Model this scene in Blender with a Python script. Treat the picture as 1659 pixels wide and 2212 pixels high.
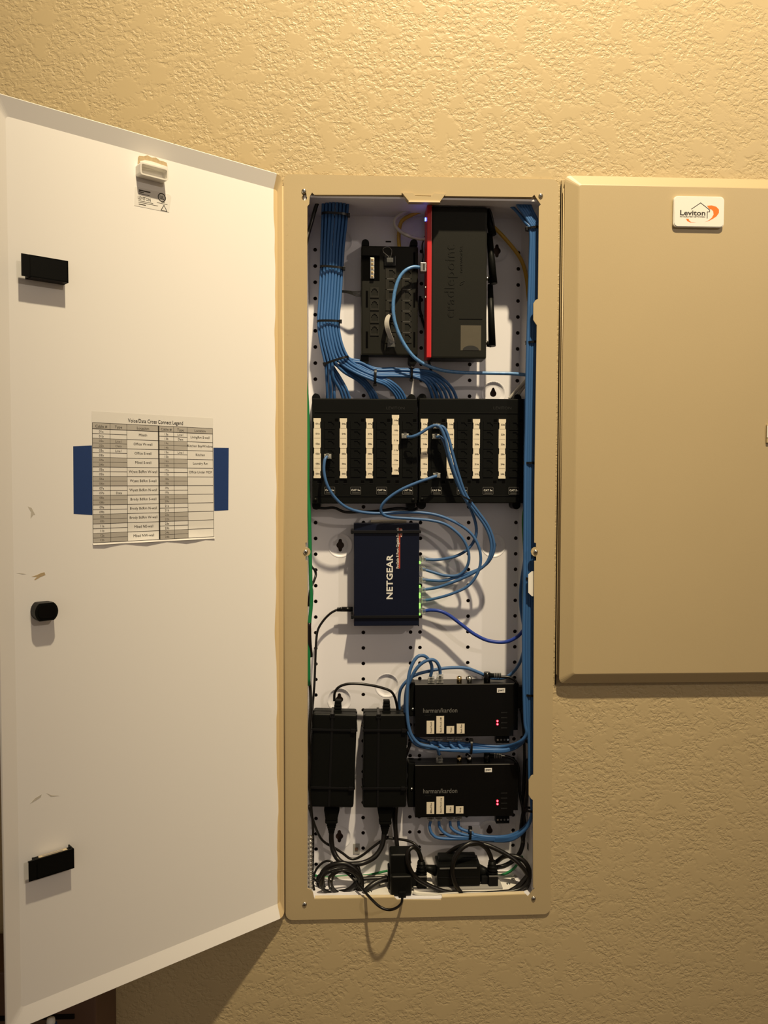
import bpy, bmesh, math, random
from mathutils import Vector, Matrix
from mathutils.geometry import tessellate_polygon
random.seed(7)
for o in list(bpy.data.objects): bpy.data.objects.remove(o)
scene = bpy.context.scene
C = scene.collection
# ---------------------------------------------------------------- camera
CAM = Vector((0.0893, -1.2418, 0.6789))
RT = Vector((0.99885048, -0.04788414, 0.00219784))
UP = Vector((-0.0000726, 0.04433996, 0.9990165))
FW = Vector((0.0479345, 0.99786827, -0.04428551))
F = 1790.0
cd = bpy.data.cameras.new('camera'); co = bpy.data.objects.new('camera', cd); C.objects.link(co)
cd.sensor_fit = 'HORIZONTAL'; cd.sensor_width = 36.0; cd.lens = F/1659.0*36.0
cd.clip_start = 0.02; cd.clip_end = 50
M = Matrix.Identity(4)
for i in range(3):
    M[i][0] = RT[i]; M[i][1] = UP[i]; M[i][2] = -FW[i]; M[i][3] = CAM[i]
co.matrix_world = M
scene.camera = co
# ---------------------------------------------------------------- world, lamps, exposure
w = bpy.data.worlds.new('world'); scene.world = w; w.use_nodes = True
w.node_tree.nodes['Background'].inputs[0].default_value = (1.0, 0.87, 0.74, 1)
w.node_tree.nodes['Background'].inputs[1].default_value = 0.31
def lamp(name, loc, size, power, col):
    ld = bpy.data.lights.new(name, 'AREA'); ld.shape = 'DISK'; ld.size = size; ld.energy = power; ld.color = col
    lo = bpy.data.objects.new(name, ld); C.objects.link(lo); lo.location = loc
    d = Vector((0.2, 0.0, 0.6)) - Vector(loc)
    lo.rotation_euler = d.to_track_quat('-Z', 'Y').to_euler()
    return lo
def spot(name, loc, aim, ang, blend, radius, power, col):
    ld = bpy.data.lights.new(name, 'SPOT'); ld.spot_size = math.radians(ang); ld.spot_blend = blend; ld.shadow_soft_size = radius
    ld.energy = power; ld.color = col
    lo = bpy.data.objects.new(name, ld); C.objects.link(lo); lo.location = loc
    lo.rotation_euler = (Vector(aim)-Vector(loc)).to_track_quat('-Z', 'Y').to_euler()
    return lo
EA, EB = 760.0, 38.0
spot('ceiling_spotlight', (0.60, -1.52, 3.60), (0.38, 0, 1.66), 48, 1.0, 0.055, EA, (1.0, 0.825, 0.54))
lamp('ceiling_light', (3.3, -4.3, 3.05), 0.16, EB, (1.0, 0.85, 0.68))
scene.view_settings.view_transform = 'Standard'; scene.view_settings.look = 'None'
scene.view_settings.gamma = 1.0; scene.view_settings.use_curve_mapping = False
scene.view_settings.exposure = 0.0

# ---------------------------------------------------------------- helpers
def U(px, py, Y):
    d = FW + RT*((px-829.5)/F) - UP*((py-1106)/F)
    t = (Y-CAM.y)/d.y
    return CAM + d*t
TH = math.radians(38.5)
DU = Vector((-math.cos(TH), -math.sin(TH), 0)); DN = Vector((math.sin(TH), -math.cos(TH), 0)); DZ = Vector((0, 0, 1))
DO = Vector((-0.002, -0.002, 0))            # hinge line of the open door
def D(px, py, h=0.0):
    "pixel -> (s, z) on the open door's inner face, h along its normal"
    d = FW + RT*((px-829.5)/F) - UP*((py-1106)/F)
    o = DO + DN*h
    t = (o-CAM).dot(DN)/d.dot(DN)
    p = CAM + d*t - o
    return p.dot(DU), p.z
MDOOR = Matrix((( -DU.x, DN.x*-1, 0, DO.x), (-DU.y, -DN.y, 0, DO.y), (0, 0, 1, 0), (0, 0, 0, 1)))
# door-local frame: X = from free edge to hinge (viewer's right), Y = away from the viewer, Z = up

def nmat(name):
    m = bpy.data.materials.new(name); m.use_nodes = True
    return m, m.node_tree, m.node_tree.nodes['Principled BSDF']
def mat(name, col, rough=0.5, metal=0.0, var=0.0, scale=40.0, bump=0.0, bscale=300.0, emit=0.0, spec=0.5, trans=0.0):
    m, nt, b = nmat(name); N = nt.nodes; L = nt.links
    c = (col[0], col[1], col[2], 1)
    b.inputs['Base Color'].default_value = c; b.inputs['Roughness'].default_value = rough
    b.inputs['Metallic'].default_value = metal; b.inputs['Specular IOR Level'].default_value = spec
    if trans: b.inputs['Transmission Weight'].default_value = trans; b.inputs['IOR'].default_value = 1.45
    tc = N.new('ShaderNodeTexCoord')
    if var:
        n = N.new('ShaderNodeTexNoise'); n.inputs['Scale'].default_value = scale; n.inputs['Detail'].default_value = 4
        L.new(tc.outputs['Object'], n.inputs['Vector'])
        mx = N.new('ShaderNodeMixRGB'); mx.inputs[1].default_value = tuple(x*(1-var) for x in col)+(1,)
        mx.inputs[2].default_value = tuple(min(1, x*(1+var)) for x in col)+(1,)
        L.new(n.outputs['Fac'], mx.inputs[0]); L.new(mx.outputs[0], b.inputs['Base Color'])
    if bump:
        n2 = N.new('ShaderNodeTexNoise'); n2.inputs['Scale'].default_value = bscale; n2.inputs['Detail'].default_value = 3
        L.new(tc.outputs['Object'], n2.inputs['Vector'])
        bp = N.new('ShaderNodeBump'); bp.inputs['Strength'].default_value = bump; bp.inputs['Distance'].default_value = 0.0004
        L.new(n2.outputs['Fac'], bp.inputs['Height']); L.new(bp.outputs[0], b.inputs['Normal'])
    if emit:
        b.inputs['Emission Color'].default_value = c; b.inputs['Emission Strength'].default_value = emit
    return m

def stucco():
    m, nt, b = nmat('tan_stucco'); N = nt.nodes; L = nt.links
    b.inputs['Roughness'].default_value = 0.42; b.inputs['Specular IOR Level'].default_value = 0.35
    tc = N.new('ShaderNodeTexCoord')
    n = N.new('ShaderNodeTexNoise'); n.inputs['Scale'].default_value = 3; n.inputs['Detail'].default_value = 3
    L.new(tc.outputs['Object'], n.inputs['Vector'])
    mx = N.new('ShaderNodeMixRGB'); mx.inputs[1].default_value = TAN1; mx.inputs[2].default_value = TAN2
    L.new(n.outputs['Fac'], mx.inputs[0]); L.new(mx.outputs[0], b.inputs['Base Color'])
    # knockdown texture: smooth plateaus broken by rough patches of ridges
    mp = N.new('ShaderNodeMapping'); mp.inputs['Scale'].default_value = (0.92, 1, 1.08)
    L.new(tc.outputs['Object'], mp.inputs['Vector'])
    a = N.new('ShaderNodeTexNoise'); a.inputs['Scale'].default_value = 150; a.inputs['Detail'].default_value = 2.6; a.inputs['Roughness'].default_value = 0.55; a.inputs['Distortion'].default_value = 0.35
    L.new(mp.outputs[0], a.inputs['Vector'])
    r1 = N.new('ShaderNodeValToRGB'); r1.color_ramp.elements[0].position = 0.42; r1.color_ramp.elements[1].position = 0.56
    L.new(a.outputs['Fac'], r1.inputs[0])
    p = N.new('ShaderNodeTexNoise'); p.inputs['Scale'].default_value = 38; p.inputs['Detail'].default_value = 2
    L.new(mp.outputs[0], p.inputs['Vector'])
    r2 = N.new('ShaderNodeValToRGB'); r2.color_ramp.elements[0].position = 0.47; r2.color_ramp.elements[1].position = 0.62
    r2.color_ramp.elements[0].color = (1, 1, 1, 1); r2.color_ramp.elements[1].color = (0.0, 0.0, 0.0, 1)
    L.new(p.outputs['Fac'], r2.inputs[0])
    inv = N.new('ShaderNodeMath'); inv.operation = 'SUBTRACT'; inv.inputs[0].default_value = 1.0
    L.new(r1.outputs[0], inv.inputs[1])
    mu = N.new('ShaderNodeMath'); mu.operation = 'MULTIPLY'
    L.new(inv.outputs[0], mu.inputs[0]); L.new(r2.outputs[0], mu.inputs[1])
    f = N.new('ShaderNodeTexNoise'); f.inputs['Scale'].default_value = 12; f.inputs['Detail'].default_value = 2
    L.new(tc.outputs['Object'], f.inputs['Vector'])
    sb = N.new('ShaderNodeMath'); sb.operation = 'SUBTRACT'
    fm = N.new('ShaderNodeMath'); fm.operation = 'MULTIPLY'; fm.inputs[1].default_value = 0.5
    L.new(f.outputs['Fac'], fm.inputs[0]); L.new(fm.outputs[0], sb.inputs[0]); L.new(mu.outputs[0], sb.inputs[1])
    bp = N.new('ShaderNodeBump'); bp.inputs['Strength'].default_value = STUCCO; bp.inputs['Distance'].default_value = 0.0010
    L.new(sb.outputs[0], bp.inputs['Height']); L.new(bp.outputs[0], b.inputs['Normal'])
    return m
TAN1 = (0.50, 0.395, 0.225, 1); TAN2 = (0.54, 0.42, 0.235, 1); STUCCO = 0.48
TAN = (0.485, 0.38, 0.215)

def door_white():
    m, nt, b = nmat('door_white_paint'); N = nt.nodes; L = nt.links
    b.inputs['Roughness'].default_value = 0.5
    tc = N.new('ShaderNodeTexCoord'); sp = N.new('ShaderNodeSeparateXYZ'); L.new(tc.outputs['Object'], sp.inputs[0])
    def noise(scl, sc=(1, 1, 1), detail=4):
        mp = N.new('ShaderNodeMapping'); mp.inputs['Scale'].default_value = sc; L.new(tc.outputs['Object'], mp.inputs[0])
        n = N.new('ShaderNodeTexNoise'); n.inputs['Scale'].default_value = scl; n.inputs['Detail'].default_value = detail
        L.new(mp.outputs[0], n.inputs['Vector']); return n.outputs['Fac']
    def math_(op, a, b_):
        n = N.new('ShaderNodeMath'); n.operation = op
        for i, v in enumerate((a, b_)):
            if isinstance(v, (int, float)): n.inputs[i].default_value = v
            else: L.new(v, n.inputs[i])
        return n.outputs[0]
    # tan wall paint brushed over the hinge edge: x > -0.012 + wobble
    e = math_('ADD', sp.outputs[0], math_('MULTIPLY', math_('SUBTRACT', noise(6, (1, 1, 1.3), 2), 0.5), 0.016))
    e = math_('ADD', e, math_('MULTIPLY', math_('SUBTRACT', noise(120, (1, 1, 0.06), 3), 0.5), 0.003))
    msk = N.new('ShaderNodeMapRange'); msk.inputs['From Min'].default_value = -0.0095; msk.inputs['From Max'].default_value = -0.0085
    L.new(e, msk.inputs['Value'])
    mx = N.new('ShaderNodeMixRGB'); mx.inputs[1].default_value = (0.90, 0.875, 0.85, 1); mx.inputs[2].default_value = (0.66, 0.50, 0.27, 1)
    L.new(msk.outputs[0], mx.inputs[0]); L.new(mx.outputs[0], b.inputs['Base Color'])
    return m
MT = {}
def setup_mats():
    MT['wall'] = stucco(); MT['doorwhite'] = door_white()
    MT['tan'] = mat('tan_painted_metal', TAN, 0.42, var=0.03, scale=8, bump=0.12, bscale=500)
    MT['tanlight'] = mat('pale_tan', (0.72, 0.60, 0.40), 0.5, var=0.1)  # paler tan for the bottom lips, strike edge and magnet
    MT['white'] = mat('white_enamel', (0.80, 0.785, 0.83), 0.42, var=0.015, scale=6)
    MT['whiteplastic'] = mat('white_plastic', (0.82, 0.79, 0.73), 0.4, var=0.02)
    MT['dark'] = mat('dark_void', (0.012, 0.009, 0.007), 0.9, spec=0.05, var=0.3)
    MT['black'] = mat('black_plastic', (0.0052, 0.0055, 0.0050), 0.42, spec=0.10, bump=0.15, bscale=900, var=0.1)
    MT['blackm'] = mat('black_matte', (0.004, 0.004, 0.004), 0.6, spec=0.2, var=0.1)
    MT['hole'] = mat('socket_black', (0.002, 0.002, 0.002), 0.9, spec=0.03, var=0.1)
    MT['jackgrey'] = mat('dark_grey_plastic', (0.021, 0.020, 0.017), 0.45, spec=0.15, var=0.05)
    MT['blackg'] = mat('black_gloss', (0.0035, 0.0036, 0.0036), 0.26, spec=0.22, var=0.1)
    MT['router'] = mat('router_black', (0.0120, 0.0120, 0.0095), 0.50, spec=0.14, bump=0.2, bscale=1500, var=0.08)
    MT['red'] = mat('red_plastic', (0.50, 0.012, 0.016), 0.4, var=0.05)
    MT['blue'] = mat('blue_cable', (0.036, 0.115, 0.300), 0.42, spec=0.32, var=0.08, scale=30)
    MT['blue2'] = mat('blue_patch_cord', (0.046, 0.120, 0.285), 0.42, spec=0.35, var=0.08, scale=30)
    MT['navycord'] = mat('deep_blue_cord', (0.016, 0.045, 0.30), 0.38, spec=0.35, var=0.08)
    MT['braid'] = mat('blue_braided_cord', (0.08, 0.21, 0.45), 0.34, var=0.5, scale=260)
    MT['yellow'] = mat('yellow_cable', (0.55, 0.33, 0.03), 0.4, var=0.1)
    MT['whitecord'] = mat('white_cable', (0.50, 0.48, 0.43), 0.4, var=0.05)
    MT['grey'] = mat('grey_cable', (0.48, 0.46, 0.42), 0.4, var=0.05)
    MT['green'] = mat('green_wire', (0.008, 0.19, 0.055), 0.4, var=0.1)
    MT['cord'] = mat('black_cord', (0.0055, 0.0045, 0.004), 0.33, spec=0.4, var=0.1)
    MT['tie'] = mat('black_nylon', (0.0050, 0.0050, 0.0055), 0.36, spec=0.3, var=0.1)
    MT['clear'] = mat('clear_connector', (0.75, 0.76, 0.74), 0.12, trans=0.9, var=0.05)
    MT['metal'] = mat('zinc_metal', (0.62, 0.60, 0.55), 0.28, 1.0, var=0.08)
    MT['gold'] = mat('gold_metal', (0.75, 0.55, 0.28), 0.25, 1.0, var=0.05)
    MT['navy'] = mat('navy_painted_metal', (0.0028, 0.0050, 0.0175), 0.45, spec=0.22, var=0.08, bump=0.1, bscale=900)
    MT['wprint'] = mat('white_print', (0.72, 0.71, 0.68), 0.5, var=0.02)
    MT['gprint_glint'] = mat('grey_print_and_glint', (0.13, 0.127, 0.12), 0.5, var=0.02)  # grey for lettering and for edge glints painted on black cases
    MT['dprint'] = mat('dim_print', (0.0085, 0.0085, 0.0078), 0.5, var=0.02)
    MT['rprint'] = mat('red_print', (0.40, 0.045, 0.02), 0.5, var=0.05)
    MT['ink'] = mat('black_ink', (0.02, 0.016, 0.012), 0.6, var=0.1)
    MT['inksoft'] = mat('grey_ink', (0.055, 0.045, 0.035), 0.6, var=0.1)
    MT['shade'] = mat('grey_cell_print', (0.47, 0.44, 0.40), 0.7, var=0.05, scale=200)
    MT['paper'] = mat('white_paper', (0.80, 0.775, 0.74), 0.75, var=0.02)
    MT['label'] = mat('cream_label', (0.74, 0.66, 0.52), 0.55, var=0.03)
    MT['tape'] = mat('blue_tape', (0.006, 0.035, 0.155), 0.7, var=0.08, scale=250)
    MT['orange'] = mat('orange_print', (0.90, 0.18, 0.006), 0.5, var=0.03)
    MT['silver'] = mat('silver_sticker', (0.12, 0.105, 0.075), 0.4, 0.5, var=0.1, scale=60)
    MT['ledg'] = mat('green_led', (0.20, 1.0, 0.08), 0.4, emit=3.0)
    MT['ledr'] = mat('red_led', (1.0, 0.02, 0.05), 0.4, emit=3.0)
    MT['ledrc'] = mat('red_led_core', (1.0, 0.22, 0.27), 0.4, emit=2.6)
    MT['ledb'] = mat('blue_led', (0.05, 0.10, 1.0), 0.4, emit=13.0)
    MT['brown'] = mat('brown_wood', (0.12, 0.065, 0.04), 0.6, var=0.3, scale=12)
    MT['beige'] = mat('beige_floor', (0.22, 0.16, 0.10), 0.9, var=0.2, scale=60)
    MT['ceil'] = mat('ceiling_paint', (0.75, 0.70, 0.60), 0.8, var=0.03)
    MT['smudge'] = mat('brown_smudge', (0.50, 0.38, 0.22), 0.7, var=0.3, scale=300)
    MT['smudge2'] = mat('grey_smudge', (0.58, 0.54, 0.47), 0.7, var=0.2, scale=300)
    MT['greyplate'] = mat('grey_plate', (0.34, 0.33, 0.31), 0.5, var=0.05)
setup_mats()

class G:
    """collects shapes in world space into one mesh object"""
    def __init__(s, mx=None): s.bm = bmesh.new(); s.mats = []; s.mx = mx
    def mi(s, m):
        if m not in s.mats: s.mats.append(m)
        return s.mats.index(m)
    def _merge(s, tb, m, mx=None, smooth=False):
        i = s.mi(m); mp = {}
        for v in tb.verts:
            co_ = mx @ v.co if mx else v.co
            mp[v] = s.bm.verts.new(co_)
        for f in tb.faces:
            try: nf = s.bm.faces.new([mp[v] for v in f.verts])
            except ValueError: continue
            nf.material_index = i; nf.smooth = smooth
        tb.free()
    def box(s, x0, x1, y0, y1, z0, z1, m, bev=0.0, mx=None, seg=2):
        tb = bmesh.new()
        P = [tb.verts.new((x, y, z)) for x in (x0, x1) for y in (y0, y1) for z in (z0, z1)]
        for q in ((0, 1, 3, 2), (4, 6, 7, 5), (0, 4, 5, 1), (2, 3, 7, 6), (0, 2, 6, 4), (1, 5, 7, 3)):
            tb.faces.new([P[k] for k in q])
        bmesh.ops.recalc_face_normals(tb, faces=tb.faces)
        if bev > 0: bmesh.ops.bevel(tb, geom=list(tb.edges), offset=bev, segments=seg, affect='EDGES', profile=0.6)
        s._merge(tb, m, mx, smooth=False); return s
    def cyl(s, c, axis, r, h, m, n=16, r2=None, smooth=True):
        c = Vector(c); a = Vector(axis).normalized(); r2 = r if r2 is None else r2
        u = a.orthogonal().normalized(); v = a.cross(u); i = s.mi(m)
        A = []; B = []
        for k in range(n):
            t = 2*math.pi*k/n; d = u*math.cos(t)+v*math.sin(t)
            A.append(s.bm.verts.new(c+d*r)); B.append(s.bm.verts.new(c+a*h+d*r2))
        for k in range(n):
            f = s.bm.faces.new((A[k], A[(k+1) % n], B[(k+1) % n], B[k])); f.material_index = i; f.smooth = smooth
        f = s.bm.faces.new(A[::-1]); f.material_index = i
        f = s.bm.faces.new(B); f.material_index = i
        return s
    def lathe(s, c, axis, prof, m, n=20):
        c = Vector(c); a = Vector(axis).normalized(); u = a.orthogonal().normalized(); v = a.cross(u); i = s.mi(m)
        rings = []
        for r, h in prof:
            rings.append([s.bm.verts.new(c+a*h+(u*math.cos(2*math.pi*k/n)+v*math.sin(2*math.pi*k/n))*r) for k in range(n)])
        for p, q in zip(rings, rings[1:]):
            for k in range(n):
                f = s.bm.faces.new((p[k], p[(k+1) % n], q[(k+1) % n], q[k])); f.material_index = i; f.smooth = True
        return s
    def shape(s, outer, holes, y0, y1, m, mx=None):
        "polygon with holes in the XZ plane, thick from y0 (front) to y1"
        i = s.mi(m); loops = [outer]+list(holes)
        tr = lambda x, y, z: (mx @ Vector((x, y, z))) if mx else Vector((x, y, z))
        area = lambda lp: abs(sum(a[0]*b[1]-b[0]*a[1] for a, b in zip(lp, lp[1:]+lp[:1])))/2
        want = area(list(outer))-sum(area(list(h)) for h in holes)
        fl_ = [p for lp in loops for p in lp]; jr = random.Random(5)
        for att in range(40):
            vs = [[Vector((x+jr.uniform(-1, 1)*2e-6*att, z+jr.uniform(-1, 1)*2e-6*att, 0)) for x, z in lp] for lp in loops]
            tris = tessellate_polygon(vs)
            got = sum(abs((fl_[b][0]-fl_[a][0])*(fl_[c][1]-fl_[a][1])-(fl_[c][0]-fl_[a][0])*(fl_[b][1]-fl_[a][1]))/2 for a, b, c in tris)
            if abs(got-want) < 0.002*want: break
        else: print('TESS', len(loops), got, want)
        flat = [p for lp in loops for p in lp]
        Fv = [s.bm.verts.new(tr(x, y0, z)) for x, z in flat]
        Bv = [s.bm.verts.new(tr(x, y1, z)) for x, z in flat] if y1 != y0 else None
        for t in tris:
            for V, fl in ((Fv, 0), (Bv, 1)):
                if V is None: continue
                try: f = s.bm.faces.new([V[k] for k in (t if fl else t[::-1])]); f.material_index = i
                except ValueError: pass
        if Bv:
            o = 0
            for lp in loops:
                n = len(lp)
                for k in range(n):
                    a, b = o+k, o+(k+1) % n
                    try: f = s.bm.faces.new((Fv[a], Fv[b], Bv[b], Bv[a])); f.material_index = i
                    except ValueError: pass
                o += n
        return s
    def tube(s, pts, r, m, n=10, res=6, caps=True, flat=1.0):
        P = smooth_path(pts, res); i = s.mi(m); N = len(P)
        rr = r if isinstance(r, (list, tuple)) else None
        t0 = (P[1]-P[0]).normalized(); u = t0.orthogonal().normalized(); rings = []
        for k in range(N):
            t = (P[min(k+1, N-1)]-P[max(k-1, 0)])
            if t.length < 1e-9: t = t0
            t.normalize(); u = (u-t*u.dot(t)).normalized(); v = t.cross(u); t0 = t
            q = r if rr is None else rr[0]+(rr[1]-rr[0])*k/(N-1)
            rings.append([s.bm.verts.new(P[k]+(u*math.cos(2*math.pi*j/n)+v*math.sin(2*math.pi*j/n)*flat)*q) for j in range(n)])
        for a, b in zip(rings, rings[1:]):
            for j in range(n):
                f = s.bm.faces.new((a[j], a[(j+1) % n], b[(j+1) % n], b[j])); f.material_index = i; f.smooth = True
        if caps:
            for ring in (rings[0][::-1], rings[-1]):
                f = s.bm.faces.new(ring); f.material_index = i
        return s
    def text(s, txt, mx, width=None, height=None, m=None, bold=0.0, size=1.0, align='CENTER', spacing=1.0):
        "text in the XY plane of mx, scaled to the given width and/or height"
        cu = bpy.data.curves.new('t', 'FONT'); cu.body = txt; cu.size = 1.0; cu.align_x = align; cu.offset = bold
        cu.space_character = spacing; cu.resolution_u = 2
        ob = bpy.data.objects.new('t', cu); me = bpy.data.meshes.new_from_object(ob)
        bpy.data.objects.remove(ob); bpy.data.curves.remove(cu)
        if not me.vertices: return s
        xs = [v.co.x for v in me.vertices]; ys = [v.co.y for v in me.vertices]
        wx = max(xs)-min(xs); hy = 0.72
        sx = sy = size
        if height: sy = height/hy; sx = sy
        if width:
            sx = width/wx
            if not height: sy = sx
        i = s.mi(m); V = [s.bm.verts.new(mx @ Vector((v.co.x*sx, v.co.y*sy, 0))) for v in me.vertices]
        for p in me.polygons:
            try: f = s.bm.faces.new([V[k] for k in p.vertices]); f.material_index = i
            except ValueError: pass
        bpy.data.meshes.remove(me)
        return s
    def quad(s, pts, m):
        f = s.bm.faces.new([s.bm.verts.new(Vector(p)) for p in pts]); f.material_index = s.mi(m); return s
    def build(s, name, parent=None, norm=False, origin=None, mw=None):
        if norm: bmesh.ops.recalc_face_normals(s.bm, faces=s.bm.faces)
        me = bpy.data.meshes.new(name)
        if mw is not None:
            s.bm.transform(mw.inverted())
        elif origin is None and s.bm.verts:
            mn = Vector((1e9,)*3); mxx = Vector((-1e9,)*3)
            for v in s.bm.verts:
                for k in range(3): mn[k] = min(mn[k], v.co[k]); mxx[k] = max(mxx[k], v.co[k])
            origin = (mn+mxx)/2
        if mw is None:
            bmesh.ops.translate(s.bm, verts=s.bm.verts, vec=-Vector(origin))
        s.bm.to_mesh(me); s.bm.free()
        for m in s.mats: me.materials.append(MT[m])
        o = bpy.data.objects.new(name, me); C.objects.link(o)
        wmx = mw if mw is not None else Matrix.Translation(Vector(origin))
        if parent:
            o.parent = parent; o.matrix_basis = WM[parent.name].inverted() @ wmx
        else: o.matrix_basis = wmx
        WM[o.name] = wmx
        return o
WM = {}
def smooth_path(pts, res):
    P = [Vector(p) for p in pts]
    if len(P) == 2 or res <= 1: return P
    Q = [P[0]*2-P[1]]+P+[P[-1]*2-P[-2]]; out = []
    for k in range(1, len(Q)-2):
        a, b, c, d = Q[k-1], Q[k], Q[k+1], Q[k+2]
        for j in range(res):
            t = j/res; t2 = t*t; t3 = t2*t
            out.append(0.5*((2*b)+(c-a)*t+(2*a-5*b+4*c-d)*t2+(3*b-a-3*c+d)*t3))
    out.append(P[-1]); return out
def tag(o, label=None, cat=None, group=None, kind=None):
    for k, v in (('label', label), ('category', cat), ('group', group), ('kind', kind)):
        if v: o[k] = v
    return o
def thing(name, loc, label, cat, group=None):
    o = bpy.data.objects.new(name, None); C.objects.link(o); o.empty_display_size = 0.02
    o.matrix_basis = Matrix.Translation(Vector(loc)); WM[o.name] = o.matrix_basis.copy()
    return tag(o, label, cat, group)
def rrect(x0, x1, z0, z1, r, n=5):
    out = []
    for cx, cz, a in ((x1-r, z1-r, 0), (x0+r, z1-r, 90), (x0+r, z0+r, 180), (x1-r, z0+r, 270)):
        for k in range(n+1):
            t = math.radians(a+90*k/n); out.append((cx+r*math.cos(t), cz+r*math.sin(t)))
    return out
def circ(x, z, r, n=14): return [(x+r*math.cos(2*math.pi*k/n), z+r*math.sin(2*math.pi*k/n)) for k in range(n)]
def TX(x, y, z, up=False, mx=None):
    "frame for flat print facing the viewer (-Y). up=True: reads upwards"
    m = Matrix(((1, 0, 0, x), (0, 0, -1, y), (0, 1, 0, z), (0, 0, 0, 1)))
    if up: m = Matrix.Translation((x, y, z)) @ Matrix.Rotation(-math.pi/2, 4, 'Y') @ Matrix(((1, 0, 0, 0), (0, 0, -1, 0), (0, 1, 0, 0), (0, 0, 0, 1)))
    return mx @ m if mx else m
def R(px0, py0, px1, py1, Y):
    "pixel rectangle at depth Y -> x0, x1, z0, z1 in metres"
    cx = (px0+px1)/2; cy = (py0+py1)/2
    return U(px0, cy, Y).x, U(px1, cy, Y).x, U(cx, py1, Y).z, U(cx, py0, Y).z

# ================================================================ THE SETTING
YB = 0.088                                   # back of the cabinet
BL, BR_, BB, BT = 0.0330, 0.3835, 0.0275, 1.088   # inside of the cabinet
g = G(); g.shape([(-4.0, -0.9), (4.5, -0.9), (4.5, 3.7), (-4.0, 3.7)], [[(BL-.004, BB-.004), (BR_+.004, BB-.004), (BR_+.004, BT+.004), (BL-.004, BT+.004)]], 0.003, 0.016, 'wall')
tag(g.build('wall_back'), kind='structure')
g = G(); g.box(-4.0, 4.5, -6.0, 0.003, -0.96, -0.9, 'beige'); tag(g.build('floor'), kind='structure')
g = G(); g.box(-4.0, 4.5, -6.0, 0.003, 3.7, 3.76, 'ceil'); tag(g.build('ceiling'), kind='structure')
for nm, x in (('wall_left', -4.06), ('wall_right', 4.5)):
    g = G(); g.box(x, x+0.06, -6.0, 0.003, -0.9, 3.7, 'tan'); tag(g.build(nm), kind='structure')

# ================================================================ CABINET
cab = thing('wiring_cabinet', (0.2, 0.0, 0.0), 'tall tan framed recessed wiring cabinet, its white door swung open to the left', 'cabinet')
# cover frame
def p2(px, py, Y=0.0): v = U(px, py, Y); return (v.x, v.z)
opening = [p2(*q) for q in [(664, 446), (668, 441), (669, 425), (674, 416), (679, 421), (868, 421.5), (960, 423.5), (1149, 426), (1154, 421), (1168, 442), (1164, 446),
    (1163, 560), (1162, 646), (1157, 648), (1152, 656), (1152, 691), (1157, 699), (1159.5, 702), (1157, 860), (1154.5, 1050), (1154, 1172), (1158, 1173), (1158, 1183)]]
c = U(1157, 1192, 0)
opening += [(c.x+.0072*math.cos(t), c.z+.0072*math.sin(t)) for t in [math.radians(a) for a in (80, 110, 145, 180, 215, 250, 280)]]
opening += [p2(*q) for q in [(1158, 1201), (1158, 1211), (1154, 1212), (1152.5, 1500), (1152, 1674), (1147, 1677), (1142, 1686), (1142, 1717), (1147, 1725), (1151, 1728),
    (1151.5, 1917), (1155, 1918), (1141, 1937), (1136, 1932), (955, 1939), (953, 1944), (858, 1944), (852, 1939), (679, 1942), (676, 1929), (671, 1922), (664, 1919),
    (664.5, 1500), (664.5, 1211), (660, 1211), (660, 1203)]]
c = U(661, 1192, 0)
opening += [(c.x+.0068*math.cos(t), c.z+.0068*math.sin(t)) for t in [math.radians(a) for a in (-90, -50, -20, 10, 40, 70, 95)]]
opening += [p2(*q) for q in [(660, 1181), (660, 1172), (664, 1172), (663.5, 800)]]
g = G()
outer = rrect(0.0, 0.4086, 0.0, 1.12, 0.011)
sl = U(657.5, 423, 0)
slot = [(sl.x+.0025*math.cos(t)*1.0, sl.z+.0045+.0025*math.sin(t)) for t in [math.radians(a) for a in (0, 45, 90, 135, 180)]]+[(sl.x-.0022, sl.z)]+[(sl.x+.0040*math.cos(t), sl.z-.003+.0040*math.sin(t)) for t in [math.radians(a) for a in (150, 180, 225, 270, 315, 360, 390)]]
g.shape(outer, [opening, slot], -0.0005, 0.0022, 'tan')
frame = g.build('cover_frame', cab)
# bent lips along the opening
g = G()
def lip(a, b, m='tan', d=0.015):
    pa, pb = p2(*a), p2(*b); t = 0.0012
    tb = bmesh.new()
    dx, dz = pb[0]-pa[0], pb[1]-pa[1]; L_ = math.hypot(dx, dz); nx, nz = -dz/L_*t, dx/L_*t
    for (x, z) in (pa, pb): pass
    V = [tb.verts.new((x+ox, y, z+oz)) for (x, z) in (pa, pb) for y in (0.0015, d) for ox, oz in ((0, 0), (nx, nz))]
    for q in ((0, 1, 3, 2), (4, 6, 7, 5), (0, 4, 5, 1), (2, 3, 7, 6), (0, 2, 6, 4), (1, 5, 7, 3)): tb.faces.new([V[k] for k in q])
    bmesh.ops.recalc_face_normals(tb, faces=tb.faces); g._merge(tb, m)
for a in (((680, 422), (868, 423)), ((960, 424.5), (1148, 427)), ((852, 1941), (680, 1943), 'tanlight', .012), ((1135, 1933), (956, 1940), 'tanlight', .012)):
    g = G(); lip(*a); g.build('frame_lip', cab)
# latch strike at the top of the opening
g = G()
q = [p2(*a, Y=-.001) for a in ((868, 417), (892, 418), (897, 424), (930, 425), (938, 419), (962, 420), (950, 437), (883, 436))]
g.shape(q, [], -0.0035, 0.010, 'tan'); q2 = [p2(*a, Y=-.003) for a in ((884, 433.5), (949, 434.5), (951, 438), (882, 437))]
g.shape(q2, [], -.0048, -.0035, 'tanlight')
g.build('latch_strike', cab)
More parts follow.
